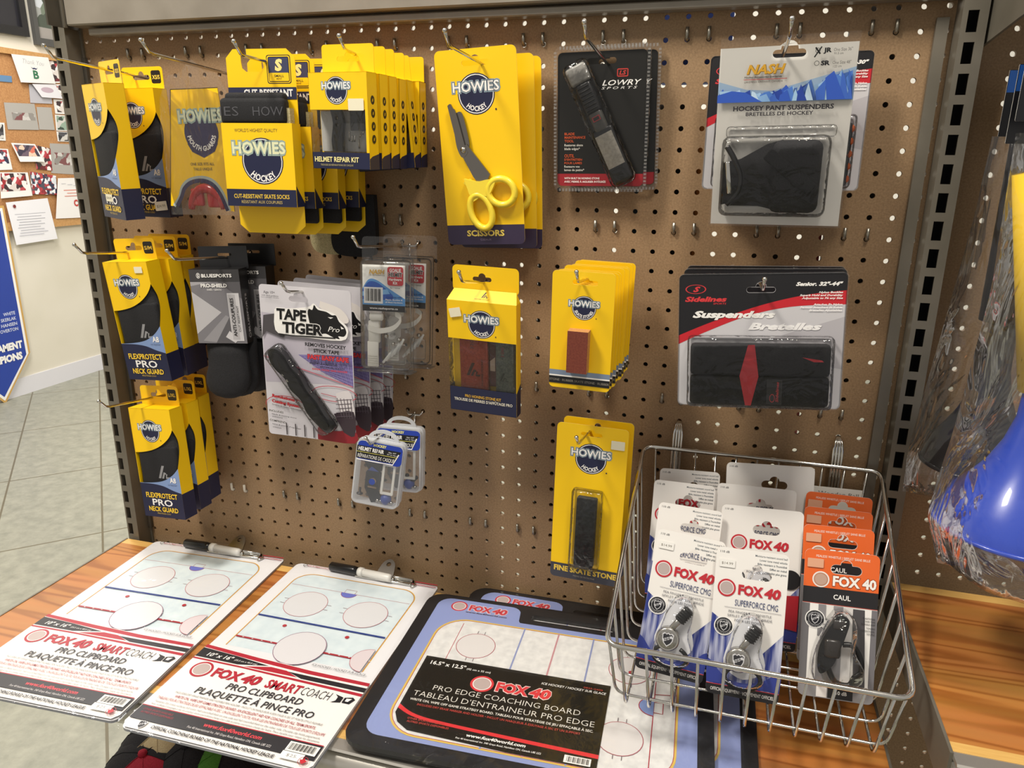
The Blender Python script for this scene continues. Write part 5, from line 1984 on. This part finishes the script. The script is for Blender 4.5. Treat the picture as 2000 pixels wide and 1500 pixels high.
def silver_whistle(label, x, yt, zt, yaw, lean, rol, name='SUPERFORCE CMG', price=True, w=78, h=165, plain=False):
    a = rad(lean)
    t = thing('whistle_card', label, 'package', (x, yt - h / 2000 * math.sin(a), zt - h / 2000 * math.cos(a)), yaw, -lean, rol, G17)
    W2, H2 = w / 2, h / 2
    c = MB(0)
    hole = euro(6, H2 - 27, 32, 11, 6)
    c.prism(rrect(-W2, -H2, W2, H2, 6), [hole], 0, .7, ink('#eeebe7', .35))
    c.ly = 0
    c.text('110 dB', -W2 + 9, H2 - 5, 10, 2.4, '#3d3d42', .01)
    if not plain:
        c.lines(['Moisture-resistant sound ball', 'Lower tone metal whistle', "Bille résistant à l'humidité", 'Sifflet en métal', 'tonalité plus grave'], W2 - 2, H2 - 5, 4.4, [34, 29, 31, 18, 21], 2.3, '#55606a', bold=.005, align='r')
    c.poly([(-W2, -H2 + 10), (W2, -H2 + 10), (W2, -6), (W2 - 10, -18), (10, -40), (-14, -8), (-W2, 8)], streak)
    c.poly(smooth_line([(-W2, -H2 + 12), (-W2, -44), (-20, -62), (0, -66), (22, -60), (W2, -46), (W2, -H2 + 12)], 3), '#303d8c')
    c.poly(smooth_line([(-12, 4), (2, 12), (14, 2), (16, -20), (22, -48), (0, -62), (-22, -48), (-17, -20)], 4), '#dcdde2')
    fox(c, -1, H2 - 45, 68, '#bf2a36')
    c.text(name, 8, H2 - 60, 46, 7, '#33406e', .0)
    c.rect(-26, H2 - 66.4, 35, H2 - 66, '#8a8a92')
    c.lines(['PEA FINGERGRIP WHISTLE', 'SIFFLET BILLE AVEC BRIDE', 'POUR LES DOIGTS'], 2, H2 - 70.5, 4.6, [46, 48, 32], 2.7, '#6a6a72', bold=.0)
    nhl(c, -25, H2 - 88, 9.5)
    c.poly([(-W2, -H2 + 6)] + ell(-W2 + 6, -H2 + 6, 6, n=4, a0=180, a1=270) + ell(W2 - 6, -H2 + 6, 6, n=4, a0=270, a1=360) + [(W2, -H2 + 11), (-W2, -H2 + 11)], '#1d1c1f')
    c.rect(-W2, -H2 + 11, W2, -H2 + 11.8, '#b8303c')
    c.text('OFFICIAL EQUIPMENT · ÉQUIPEMENT OFFICIEL', 0, -H2 + 6, w - 10, 3.8, WHITE, .0)
    if plain:
        c.disc(W2 - 11, 2, 12, '#17171a')
        c.poly([(14, -20), (W2, -16), (W2, -60), (20, -56)], '#a81f2c')
    mark(c.build('card', t), 'white card with red lettering and a blue foot')
    whistle_base(t, w, h, hole, None)
    k = MB()
    k.lathe([(0, -7), (13, -6.5), (14.5, -5), (14.5, 5), (13, 6.5), (0, 7)], silver_metal, 28, (0, 0, 0)) if False else None
    M_ = Matrix.Translation((-7, -9, -38)) @ Matrix.Rotation(rad(90), 4, 'X')
    k.X = M_
    k.lathe([(0.01, -5.5), (12, -5.5), (13.5, -4), (13.5, 4), (12, 5.5), (0.01, 5.5)], silver_metal, 28)
    k.X = None
    k.ly = -14.6
    k.ring(-7, -38, 10.8, 12, '#8f8d89')
    nhl(k, -7, -38, 8.2, False)
    k.X = Matrix.Translation((-1, -9, -20)) @ Matrix.Rotation(rad(32), 4, 'Y')
    k.rbox(-3.5, 3.5, -3, 3, -8, 8, 1.5, silver_metal, 1)
    k.rbox(-5.5, 5.5, -4.5, 4.5, 5, 24, 2, black_plastic, 2)
    for i in range(6):
        k.rbox(-6.4, 6.4, -5, 5, 6.5 + i * 2.9, 8 + i * 2.9, .5, black_plastic, 1)
    k.X = None
    mark(k.build('whistle', t), 'silver whistle with a black mouth grip')
    g = MB()
    g.tube([(-1 + 19 * math.cos(rad(q)), -9, -58 + 12.5 * math.sin(rad(q))) for q in range(-250, 62, 10)], 2.4, black_plastic, 8)
    mark(g.build('finger_strap', t), 'black finger strap')
    if price:
        sticker(t, -W2 + 4, -W2 + 21, H2 - 22, H2 - 13, -.9, '$14.99', 0, mat='#edebe7')
    return t


def black_whistle(label, x, yt, zt, yaw, lean, rol):
    h, w = 165, 78
    a = rad(lean)
    t = thing('whistle_card', label, 'package', (x, yt - h / 2000 * math.sin(a), zt - h / 2000 * math.cos(a)), yaw, -lean, rol, G18)
    W2, H2 = w / 2, h / 2
    hole = euro(5, H2 - 20, 32, 10, 6)
    c = MB(0)
    c.prism(rrect(-W2, -H2, W2, H2, 6), [hole], 0, .7, ink('#e6e3df', .35))
    c.ly = 0
    orange = '#e8692c'
    c.poly([(-W2, H2 - 42), (W2, H2 - 42)] + ell(W2 - 6, H2 - 6, 6, n=4, a0=0, a1=90) + ell(-W2 + 6, H2 - 6, 6, n=4, a0=90, a1=180), orange, [euro(5, H2 - 20, 32.6, 10.6, 6.3)])
    c.rect(-W2, H2 - 60, W2, H2 - 42, '#232225')
    c.rect(-W2, H2 - 60.6, W2, H2 - 60, '#c04a3a')
    c.text('PEALESS WHISTLE | SIFFLET SANS BILLE', 1, H2 - 7, 56, 2.6, '#f6e4d8', .01)
    R = 9
    c.disc(-21, H2 - 33, R, '#f0e9e4')
    c.disc(-21, H2 - 33, R * .84, '#b98a72')
    c.disc(-21, H2 - 33, R * .7, '#c3a392')
    c.text('FOX 40', 14, H2 - 33, 46, 10.6, '#8a3a18', .07)
    c.text('FOX 40', 14, H2 - 33, 45, 10.4, '#f7f3ee', .04)
    c.text('CAUL', 2, H2 - 51, 18, 5.4, WHITE, .02)
    for x0, x1, col in ((-W2, -31, '#6f6d70'), (-31, -22, WHITE), (-22, -14, '#8a888b'), (-6, 4, '#8f8d90'), (4, 14, '#d9d6d4'), (26, 33, WHITE), (33, W2, '#77757a')):
        c.rect(x0, -H2 + 14, x1, H2 - 61, col)
    c.poly([(14, H2 - 62), (26, H2 - 62), (30, -H2 + 14), (18, -H2 + 14)], '#4c4a4d')
    nhl(c, -25, H2 - 78, 9.5)
    c.lines(['TRADITIONAL', 'LOWER TONE', 'FLEXIBLE GRIP'], 37, 12, 3.2, [13, 12, 14], 2, '#2a292c', bold=.0, align='r')
    c.lines(['TON BAS', 'CONVENTIONNEL', 'SOUPLE'], 37, 1.5, 3.2, [9, 14, 8], 2, '#2a292c', bold=.0, align='r')
    c.poly([(-W2, -H2 + 6)] + ell(-W2 + 6, -H2 + 6, 6, n=4, a0=180, a1=270) + ell(W2 - 6, -H2 + 6, 6, n=4, a0=270, a1=360) + [(W2, -H2 + 14), (-W2, -H2 + 14)], '#8d8b8e')
    c.rect(-20, -H2 + 1, -9, -H2 + 16, '#f0ecea')
    c.rect(-8, -H2 + 1, 18, -H2 + 16, '#232225')
    c.text('110 dB', 5, -H2 + 8, 14, 4, WHITE, .02)
    mark(c.build('card', t), 'white and grey striped card with an orange header')
    b = MB()
    prof = smooth_line([(-6, 18), (6, 20), (16, 10), (18, -8), (17, -24), (27, -44), (22, -62), (0, -68), (-24, -62), (-28, -40), (-22, -14), (-14, 6)], 4)
    b.loft([[(p[0] * k, y, -24 + (p[1] + 24) * k) for p in prof] for k, y in ((1, 0), (.97, -14), (.9, -18))], blister)
    b.build('blister', t)
    k = MB()
    k.prism(smooth_line([(-2, 16), (9, 10), (6, -8), (0, -26), (-6, -42), (-18, -52), (-22, -40), (-20, -20), (-11, 0)], 4), (), -13, -4, black_plastic, None, True)
    k.rbox(-16, 2, -15.5, -5, -34, -12, 4, ink('#2c2826', .25), 2)
    k.rbox(-8, 6, -14, -4, -2, 10, 3, ink('#33302f', .3), 2)
    mark(k.build('whistle', t), 'black pealess whistle')
    g = MB()
    g.tube(smooth_line([(-10, -9, -46), (-2, -9, -60), (12, -9, -62), (18, -9, -52), (24, -9, -44), (22, -9, -28), (14, -9, -18), (4, -9, -18)]), 3.2, black_plastic, 8)
    mark(g.build('finger_strap', t), 'black finger strap')
    sticker(t, -W2 + 3, -W2 + 20, H2 - 20, H2 - 10, -1.0, '', 0, mat='#e0a888')
    return t


silver_whistle('white whistle card with a $14.99 sticker, front left in the wire basket', .3575, -.188, 0.8480, 0, 18, 4.5)
silver_whistle('white whistle card, second in the left row of the basket', .3555, -.120, 0.8520, 0, 17, 2, price=False)
silver_whistle('white whistle card, third in the left row of the basket', .3470, -.076, 0.8640, 0, 12, 0, price=False)
silver_whistle('rearmost white whistle card of the left row in the basket', .3540, -.046, 0.8700, 0, 9, -2, price=False)
silver_whistle('white whistle card with a $14.99 sticker, front centre in the wire basket', .4325, -.199, 0.8450, 0, 18, -.5)
silver_whistle('wide white whistle card right behind the front centre one in the basket', .4455, -.108, 0.8570, 0, 15, -1.5, 'SUPER FORCE CMG', False, 96, 172, True)
silver_whistle('wide white whistle card, third in the centre row of the basket', .4375, -.072, 0.8690, 0, 10, -1, 'SUPER FORCE CMG', False, 96, 174, True)
silver_whistle('rearmost and tallest white whistle card of the centre row in the basket', .4560, -.044, 0.8900, 0, 7, -3, 'SUPER FORCE CMG', False, 108, 190, True)
black_whistle('orange topped whistle card with a black whistle, frontmost at right in the basket', .5310, -.172, 0.8450, 0, 17, -2)
black_whistle('orange topped whistle card, second at right in the basket', .5330, -.118, 0.8495, 0, 16, -2)
black_whistle('orange topped whistle card, third at right in the basket', .5345, -.082, 0.8560, 0, 12, -1)
black_whistle('rearmost orange topped whistle card at right in the basket', .5365, -.052, 0.8630, 0, 9, 0)
t = thing('whistle_card', 'plain white card reading Wooden Ball, at the very back of the basket', 'package', (.5370, -.040, .784), 0, -5, -1)
c = MB(0)
c.prism([(-30, -80), (30, -80), (30, 80), (-30, 80)], (), 0, .8, ink('#e6e2da', .45))
c.text('Wooden Ball', 2, 72, 48, 5, '#3d3b3a', -.005)
c.build('card', t)

# ------------------------------------------------------------------ left wall: pin board, frames, pennant
def on_wall(name, label, cat, y, z, group=None, off=0.0, roll=0):
    o = thing(name, label, cat, (WX + .002 + off, y, z), 90, 0, roll, group)
    return o


bb = on_wall('pin_board', 'oak framed cork pin board on the left wall, crowded with photos', 'pin board', 2.35, 1.35)
m = MB()
m.box(-900, 400, -10, 0, -430, 440, cork)
m.build('cork_panel', bb)
for z0, z1 in ((-462, -420), (426, 454)):
    m = MB()
    m.box(-930, 430, -24, 0, z0, z1, oak_frame)
    m.build('frame_rail', bb)
m = MB()
m.box(400, 430, -24, 0, -462, 454, oak_frame)
m.build('frame_rail', bb)

PM = {'red': photo_mat('red_team_photo', ['#9c2730', '#efe9e6', '#3a2a30', '#b8404a', '#d8cfc8', '#6b1f28'], 45),
      'grey': photo_mat('grey_team_photo', ['#b5b1ab', '#8c8883', '#c6c2bd', '#7a4a4c', '#a5a19b'], 40),
      'green': photo_mat('green_team_photo', ['#5c7a62', '#c9c6c0', '#3a4a42', '#8fa594', '#a05a5a'], 45),
      'dark': photo_mat('dark_team_photo', ['#2a2a2e', '#4a4a50', '#c9c6c0', '#1a1a1e'], 40),
      'kids': photo_mat('ice_team_photo', ['#d9dde2', '#28304a', '#b03a42', '#eef0f2', '#4a4a58', '#8a2a34'], 60),
      'warm': photo_mat('posed_people_photo', ['#d8705a', '#3a3448', '#e8c8b0', '#6a5a68', '#a03a3a'], 40),
      'rink': photo_mat('outdoor_photo', ['#6f7a6a', '#9a9c98', '#c4c8cc', '#4a5248', '#a8b0c4'], 14)}


def paper(name, label, cat, quad, pic=None, base='#e4e2de', off=.014, border=.06, group='photos and papers on the pin board', extra=None):
    ys = [p[0] for p in quad]
    zs = [p[1] for p in quad]
    cy, cz = sum(ys) / 4, sum(zs) / 4
    t = on_wall(name, label, cat, cy, cz, group, off)
    q = [((p[0] - cy) * 1000, (p[1] - cz) * 1000) for p in quad]
    c = MB(0)
    c.prism(q, (), 0, 1.2, ink(base, .5))
    c.ly = 0
    c.step = .4
    if pic:
        if isinstance(border, tuple):
            l, r, tp, bt = border
        else:
            l = r = tp = bt = border

        def lerp(u, v):
            a = [q[0][i] + (q[1][i] - q[0][i]) * u for i in (0, 1)]
            b = [q[3][i] + (q[2][i] - q[3][i]) * u for i in (0, 1)]
            return tuple(a[i] + (b[i] - a[i]) * v for i in (0, 1))
        c.flat([lerp(l, 1 - bt), lerp(1 - r, 1 - bt), lerp(1 - r, tp), lerp(l, tp)], (), PM[pic])
    if extra:
        extra(c)
    c.build('sheet', t)
    return t


def thanks(c):
    c.text('Thank You', 0, 36, 130, 24, '#8a8a90', -.02, shear=.3)
    c.poly([(-22, 12), (-12, 6), (0, 9), (12, 6), (22, 12), (10, 0), (0, 2), (-10, 0)], '#2a2f55')
    c.text('B', 4, -25, 34, 40, '#2f6f4e', .03)


paper('greeting_card', 'white thank you card with a green B emblem on the pin board', 'card', [(2.30, 1.776), (2.526, 1.786), (2.549, 1.655), (2.33, 1.642)], extra=thanks, off=.03)
paper('greeting_card', 'small white card with a pencil drawing, pinned under the thank you card', 'card', [(2.401, 1.641), (2.549, 1.652), (2.587, 1.58), (2.45, 1.578)], base='#dedce0', off=.026, extra=lambda c: c.poly(ell(-5, 5, 40, 14), '#b9a4b0'))
paper('photo_print', 'pale sheet behind the small drawing card', 'paper', [(2.391, 1.638), (2.524, 1.647), (2.522, 1.549), (2.382, 1.544)], base='#b4b2b8')
paper('photo_print', 'large grey team photo at the left of the pin board', 'photo', [(2.223, 1.535), (2.406, 1.541), (2.408, 1.407), (2.219, 1.402)], 'grey', '#a8a49e', border=(.2, .06, .36, .36))
paper('photo_print', 'blank grey print beside the large grey team photo', 'photo', [(2.416, 1.526), (2.511, 1.529), (2.511, 1.411), (2.412, 1.409)], None, '#aba7a1')
paper('photo_print', 'red team photo at the top right of the pin board', 'photo', [(2.535, 1.782), (2.65, 1.788), (2.65, 1.671), (2.556, 1.66)], 'red')
paper('photo_print', 'red team photo right of the small drawing card', 'photo', [(2.556, 1.655), (2.68, 1.660), (2.68, 1.588), (2.59, 1.58)], 'red', off=.012)
paper('photo_print', 'white bordered team photo right of the blank grey print', 'photo', [(2.533, 1.574), (2.66, 1.577), (2.66, 1.501), (2.532, 1.498)], 'red', border=.12)
paper('photo_print', 'green tinted team photo at the right edge of the pin board', 'photo', [(2.528, 1.493), (2.66, 1.492), (2.66, 1.409), (2.521, 1.408)], 'green')
paper('photo_print', 'small dark team photo under the green one', 'photo', [(2.521, 1.404), (2.65, 1.404), (2.65, 1.351), (2.52, 1.351)], 'dark')
paper('photo_print', 'white bordered photo of posed people, standing off the pin board', 'photo', [(2.21, 1.335), (2.353, 1.332), (2.397, 1.241), (2.245, 1.24)], 'warm', '#f0eeea', off=.03, border=(.06, .06, .08, .3))
paper('photo_print', 'photo of a crowd in red beside the posed people', 'photo', [(2.364, 1.328), (2.462, 1.311), (2.452, 1.193), (2.35, 1.202)], 'red', border=0.0)
paper('photo_print', 'wide grey team photo near the left upright', 'photo', [(2.466, 1.339), (2.66, 1.337), (2.65, 1.167), (2.445, 1.18)], 'grey', '#a8a49e', off=.012, border=(.12, .05, .3, .3))
paper('photo_print', 'photo of young players on ice above the white letter', 'photo', [(2.301, 1.19), (2.464, 1.165), (2.453, 1.062), (2.295, 1.071)], 'kids', border=0.0, off=.02)
paper('photo_print', 'red and white team calendar at the left edge of the pin board', 'photo', [(2.12, 1.187), (2.284, 1.185), (2.29, 1.063), (2.10, 1.056)], 'red', '#ece9e6', off=.024, border=(.02, .1, .04, .25))


def letter_lines(c):
    for i in range(9):
        c.rect(-100 + (i * 13) % 20, 40 - i * 14, 90 - (i * 29) % 50, 42.5 - i * 14, '#a9a9b2')
    c.disc(-96, 84, 9, '#7a2a2a')


def poster_text(c):
    c.rect(-70, 42, 90, 47, '#d88a7a')
    c.rect(-50, 26, 50, 30, '#d88a7a')
    c.rect(-70, 10, 90, 14, '#d88a7a')
    c.text('C', 0, -28, 28, 34, '#c23a34', .05)
    for i in range(4):
        c.rect(-80 + i * 40, 80 - i * 6, -50 + i * 44, 82 - i * 6, '#a9a9b2')


paper('letter', 'white typed letter curling off the bottom of the pin board', 'letter', [(2.115, 1.035), (2.373, 1.047), (2.396, 0.823), (2.133, 0.813)], None, '#e9e8ec', off=.034, extra=letter_lines)
paper('poster', 'white signed sheet with a red C beside the left upright', 'poster', [(2.467, 1.152), (2.69, 1.152), (2.68, 0.925), (2.41, 0.933)], None, '#ebe8e6', off=.030, extra=poster_text)
paper('photo_print', 'small blue sticker at the left edge, under the top rail', 'paper', [(2.20, 1.667), (2.294, 1.669), (2.291, 1.638), (2.20, 1.636)], None, '#5d83a8')
paper('photo_print', 'snowy photo cut by the left edge, left of the posed people', 'photo', [(2.08, 1.306), (2.199, 1.304), (2.205, 1.2), (2.06, 1.196)], 'kids', '#e8e6e2', border=(.05, .08, .05, .3))
paper('photo_print', 'dark photo cut by the left edge, below the large grey photo', 'photo', [(2.12, 1.434), (2.205, 1.434), (2.195, 1.345), (2.10, 1.347)], 'dark', border=.1)

fr = on_wall('picture_frame', 'black framed picture high on the left wall, at the corner of the photo', 'picture frame', 2.24, 2.06)
m = MB()
m.prism([(-200, -192), (196, -184), (196, 200), (-200, 200)], [[(-170, -150), (158, -142), (158, 170), (-170, 170)]], -26, 0, ink('#1b1a1c', .35))
m.build('frame', fr)
m = MB()
m.box(-172, 160, -10, -6, -152, 172, ink('#26252a', .3))
m.ly = -10
m.line([(60, 20), (120, 24), (120, 60)], 4, '#b8404a')
m.build('picture', fr)
fr = on_wall('picture_frame', 'grey framed outdoor photo on the left wall, beside the slotted upright', 'picture frame', 2.62, 2.0)
m = MB()
m.prism([(-145, -155), (160, -150), (160, 200), (-145, 200)], [[(-118, -118), (130, -114), (130, 170), (-118, 170)]], -24, 0, ink('#4b4a48', .4))
m.build('frame', fr)
m = MB()
m.box(-120, 132, -8, -4, -120, 172, PM['rink'])
m.ly = -8
m.rect(-116, 90, 130, 168, '#6a7464')
m.rect(-116, -116, 130, -60, '#9a948e')
m.text('Thank you', 20, 140, 120, 22, '#c9cdc4', -.02, shear=.2)
m.build('picture', fr)

pn = on_wall('pennant', 'blue championship pennant with a gold edge, hanging at the far left', 'pennant', 1.905, .60, None, .03)
shape = lambda k: [(198 - k, 420 - k), (198 - k, -370 - k * .2), (0, -610 + k * 1.5), (-198 + k, -370 - k * .2), (-198 + k, 420 - k)]
m = MB(0)
m.prism(shape(0), (), -1, 1, ink('#c9a05a', .6))
m.ly = -1
m.step = .4
m.poly(shape(12), WHITE)
m.poly(shape(26), '#24409c')
m.lines(['WHITE', 'SKERLAK', 'J. HANSEN', 'R. OVERTON'], 150, -138, 29, [70, 90, 116, 130], 17, '#cdd4ea', bold=.02, align='r')
m.text('TOURNAMENT', 158, -312, 300, 36, WHITE, .06, align='r')
m.text('CHAMPIONS', 146, -372, 270, 36, WHITE, .06, align='r')
m.build('cloth', pn)

# ------------------------------------------------------------------ horns in clear bags on the right panel
blue_pl = ink('#1f43b8', .28, 0, .3)
yel_pl = ink('#e6c02c', .35)


def bag_film(t, left, right, y0, bulge):
    """loose clear bag between two outlines of (x, z) points"""
    m = MB()
    n = len(left) - 1

    def mk(sg):
        def fn(u, v):
            k = v * n
            i = min(int(k), n - 1)
            f = k - i
            l = [left[i][j] + (left[i + 1][j] - left[i][j]) * f for j in (0, 1)]
            r = [right[i][j] + (right[i + 1][j] - right[i][j]) * f for j in (0, 1)]
            x = l[0] + (r[0] - l[0]) * u
            z = l[1] + (r[1] - l[1]) * u
            b = bulge * (1 - (2 * u - 1) ** 4) * (.25 + .75 * min(1, v * 1.4)) * (1 if v < .93 else (1 - v) / .07)
            w = 3 * math.sin(15 * u + 9 * v) * math.sin(6 * v + 11 * u)
            return (x, y0 + sg * b + w, z)
        return fn
    m.grid(mk(-1), 26, 30, film)
    m.grid(mk(1), 26, 30, film)
    return m.build('bag', t)


def horn(label, cx, cy, zr, R, tube_top, tube_bot, bell_mat, tube_mat, bag_l, bag_r, by_, bulge, card):
    t = thing('plastic_horn', label, 'horn', (0, 0, 0), group='plastic horns in clear bags')
    m = MB()
    prof = [(R - 3, 0), (R, 0), (R, 4), (R * .95, 14), (R * .84, 32), (R * .67, 48), (R * .51, 65), (R * .36, 90), (R * .27, 116), (R * .25, 150), (R * .24, 175)]
    m.lathe([(r_, z) for r_, z in prof] + [(r_ - 2, z) for r_, z in prof[::-1]], bell_mat, 40, (cx, cy, zr))
    m.tube([(cx + R * math.cos(rad(q)), cy + R * math.sin(rad(q)), zr + 2) for q in range(0, 360, 9)], 2.6, bell_mat, 8, closed=True)
    m.build('bell', t)
    m = MB()
    m.tube([tube_bot, tube_top], [25, 19], tube_mat, 24)
    m.build('tube', t)
    bag_film(t, bag_l, bag_r, by_, bulge)
    x0, z0, yk = card
    c = MB(yk)
    c.prism(rrect(x0, z0, x0 + 95, z0 + 66, 1), (), yk, yk + .8, ink('#131318', .4), ink('#e4e2de', .5))
    c.ly = yk
    c.rect(x0 + .6, z0 + 44, x0 + 95, z0 + 65.5, '#1d4f9a')
    c.text('TROMPETTE', x0 + 50, z0 + 12, 66, 7, '#cfcdd0', .03, shear=.2)
    c.text('TRUMPET', x0 + 45, z0 + 30, 50, 8, '#e8e6e2', .03, shear=.2)
    mark(c.build('header_card', t), 'black and blue header card')
    return t


horn('black horn in a clear bag, behind the blue and yellow horn', 676, -62, 925, 58, (668, -62, 1290), (676, -62, 1098), ink('#1a1a1d', .3), ink('#202024', .35), [(632, 1292), (630, 1215), (610, 1010), (603, 925), (605, 880)], [(740, 1292), (750, 1215), (760, 1010), (762, 925), (760, 872)], -58, 34, (640, 1292, -48))
horn('blue and yellow horn in a clear bag at the right edge', 680, -200, 912, 76, (634, -200, 1258), (680, -200, 1060), blue_pl, yel_pl, [(612, 1290), (617, 1153), (606, 1000), (597, 915), (615, 862)], [(740, 1290), (765, 1150), (772, 1000), (770, 915), (760, 846)], -200, 82, (605, 1281, -200))
t = thing('header_card', 'foremost black header card at the right edge, above the horns', 'card', (0, 0, 0))
c = MB(-222)
c.prism(rrect(603, 1299, 698, 1372, 1), (), -222, -221.2, ink('#131318', .4), ink('#e4e2de', .5))
c.ly = -222
c.text('TROMPETTE', 664, 1312, 78, 9, '#e8e6e2', .03, shear=.2)
c.build('card', t)

# ------------------------------------------------------------------ caps below the shelf
def cap(label, x, y, z, yaw, pit, cols, brimcol, button, rol=0):
    t = thing('baseball_cap', label, 'cap', (x, y, z), yaw, pit, rol, 'caps under the pine shelf')
    n = 36
    c = MB()
    prof = [(90, 0), (91, 20), (88, 45), (79, 72), (62, 94), (40, 107), (18, 112)]
    for s_ in range(6):
        a0 = 60 * s_ + 30
        rings = []
        for r_, z_ in prof:
            rings.append([(r_ * .92 * math.cos(rad(a0 + 60 * i / 8)), r_ * 1.05 * math.sin(rad(a0 + 60 * i / 8)), z_) for i in range(9)])
        vs = [p for r_ in rings for p in r_] + [(0, 0, 113)]
        fs = [(k * 9 + i, k * 9 + i + 1, (k + 1) * 9 + i + 1, (k + 1) * 9 + i) for k in range(len(prof) - 1) for i in range(8)]
        fs += [((len(prof) - 1) * 9 + i, (len(prof) - 1) * 9 + i + 1, len(vs) - 1) for i in range(8)]
        c.add(vs, fs, cols[s_], True)
        c.tube([(.925 * r_ * math.cos(rad(a0)), 1.055 * r_ * math.sin(rad(a0)), z_ + .4) for r_, z_ in prof] + [(0, 0, 113.4)], .7, cols[s_], 5)
    c.build('crown', t)
    b = MB()
    b.grid(lambda u, v: (92 * (2 * u - 1) * .9, -60 - (95 * (1 - abs(2 * u - 1) ** 2.4)) * v - 34 * (1 - abs(2 * u - 1) ** 2), 4 - 16 * (2 * u - 1) ** 2 * v - 4 * v), 20, 8, brimcol)
    b.grid(lambda u, v: (92 * (2 * u - 1) * .9, -60 - (95 * (1 - abs(2 * u - 1) ** 2.4)) * v - 34 * (1 - abs(2 * u - 1) ** 2), 1 - 16 * (2 * u - 1) ** 2 * v - 4 * v), 20, 8, brimcol)
    b.build('brim', t)
    k = MB()
    k.ball((0, 0, 114), 8, button, 12, (1, 1, .75))
    k.build('button', t)
    return t


redc = ramp_noise('red_twill', '#a3182c', '#b8203a', 400, .85, 2, .2, bump_dist=.0005)
blkc = ramp_noise('black_mesh', '#17161a', '#26252a', 500, .9, 2, .4, bump_dist=.001)
tanc = ramp_noise('tan_twill', '#c9b489', '#d8c69a', 400, .85, 2, .2, bump_dist=.0005)
grnc = ramp_noise('green_twill', '#3f7a22', '#4f8c2a', 400, .85, 2, .2, bump_dist=.0005)

cap('red and black cap in front, under the left end of the pine shelf', -.522, -.160, .168, 40, 4, [blkc, blkc, blkc, redc, redc, blkc], blkc, redc)
cap('tan and black cap nested behind the red one, under the pine shelf', -.528, -.118, .173, 40, 2, [blkc, blkc, blkc, tanc, tanc, blkc], blkc, tanc)
cap('plain black mesh cap between the red cap and the green one', -.462, -.128, .165, 30, 0, [blkc] * 6, blkc, blkc)
cap('green and black cap at the right of the caps under the pine shelf', -.392, -.112, .165, 20, 0, [blkc, blkc, grnc, grnc, blkc, blkc], blkc, grnc)

# ------------------------------------------------------------------ stock hanging on the far side, seen only through the panel's holes
FAR = [(-580, -215, 170, 1395, '#19181a', 'behind the left third'), (-212, -66, 170, 1362, '#1c1b1e', 'behind the middle left'), (-60, 40, 170, 1290, '#2c2a2a', 'behind the helmet repair kits'),
       (118, 205, 500, 1322, '#141416', 'left of the blade tools'), (228, 262, 700, 1330, '#3f5a70', 'blue', ), (268, 356, 1360, 1452, '#2f52b8', 'royal blue'), (268, 318, 760, 1335, '#161618', 'right of the blade tools'),
       (324, 346, 700, 1310, '#c98a4a', 'orange'), (390, 452, 700, 1420, '#17171a', 'behind the white pouch'), (468, 486, 900, 1240, '#c86a70', 'pink'), (492, 560, 930, 1440, '#1b1b1f', 'behind the pouch at right')]
for i, (x0, x1, z0, z1, col, wh) in enumerate(FAR):
    lab = ('dark package on the far side of the panel, ' + wh) if wh[:4] in ('behi', 'left', 'righ') else (wh + ' package on the far side, seen through the holes of the panel')
    t = thing('far_side_package', lab, 'package', (0, 0, 0), group='stock on the far side of the panel')
    m = MB()
    m.rbox(x0, x1, 26 + 3 * (i % 3), 70 + 5 * (i % 4), z0, z1, 4, ink(col, .6), 1)
    m.build('box', t)
    m = MB()
    xm = (x0 + x1) / 2
    m.tube([(xm, 6, min(z1 + 8, 1448)), (xm, 26 + 3 * (i % 3), min(z1 + 8, 1448)), (xm, 30 + 3 * (i % 3), z1 - 4)], 1.6, galv, 6)
    m.build('hang_wire', t)
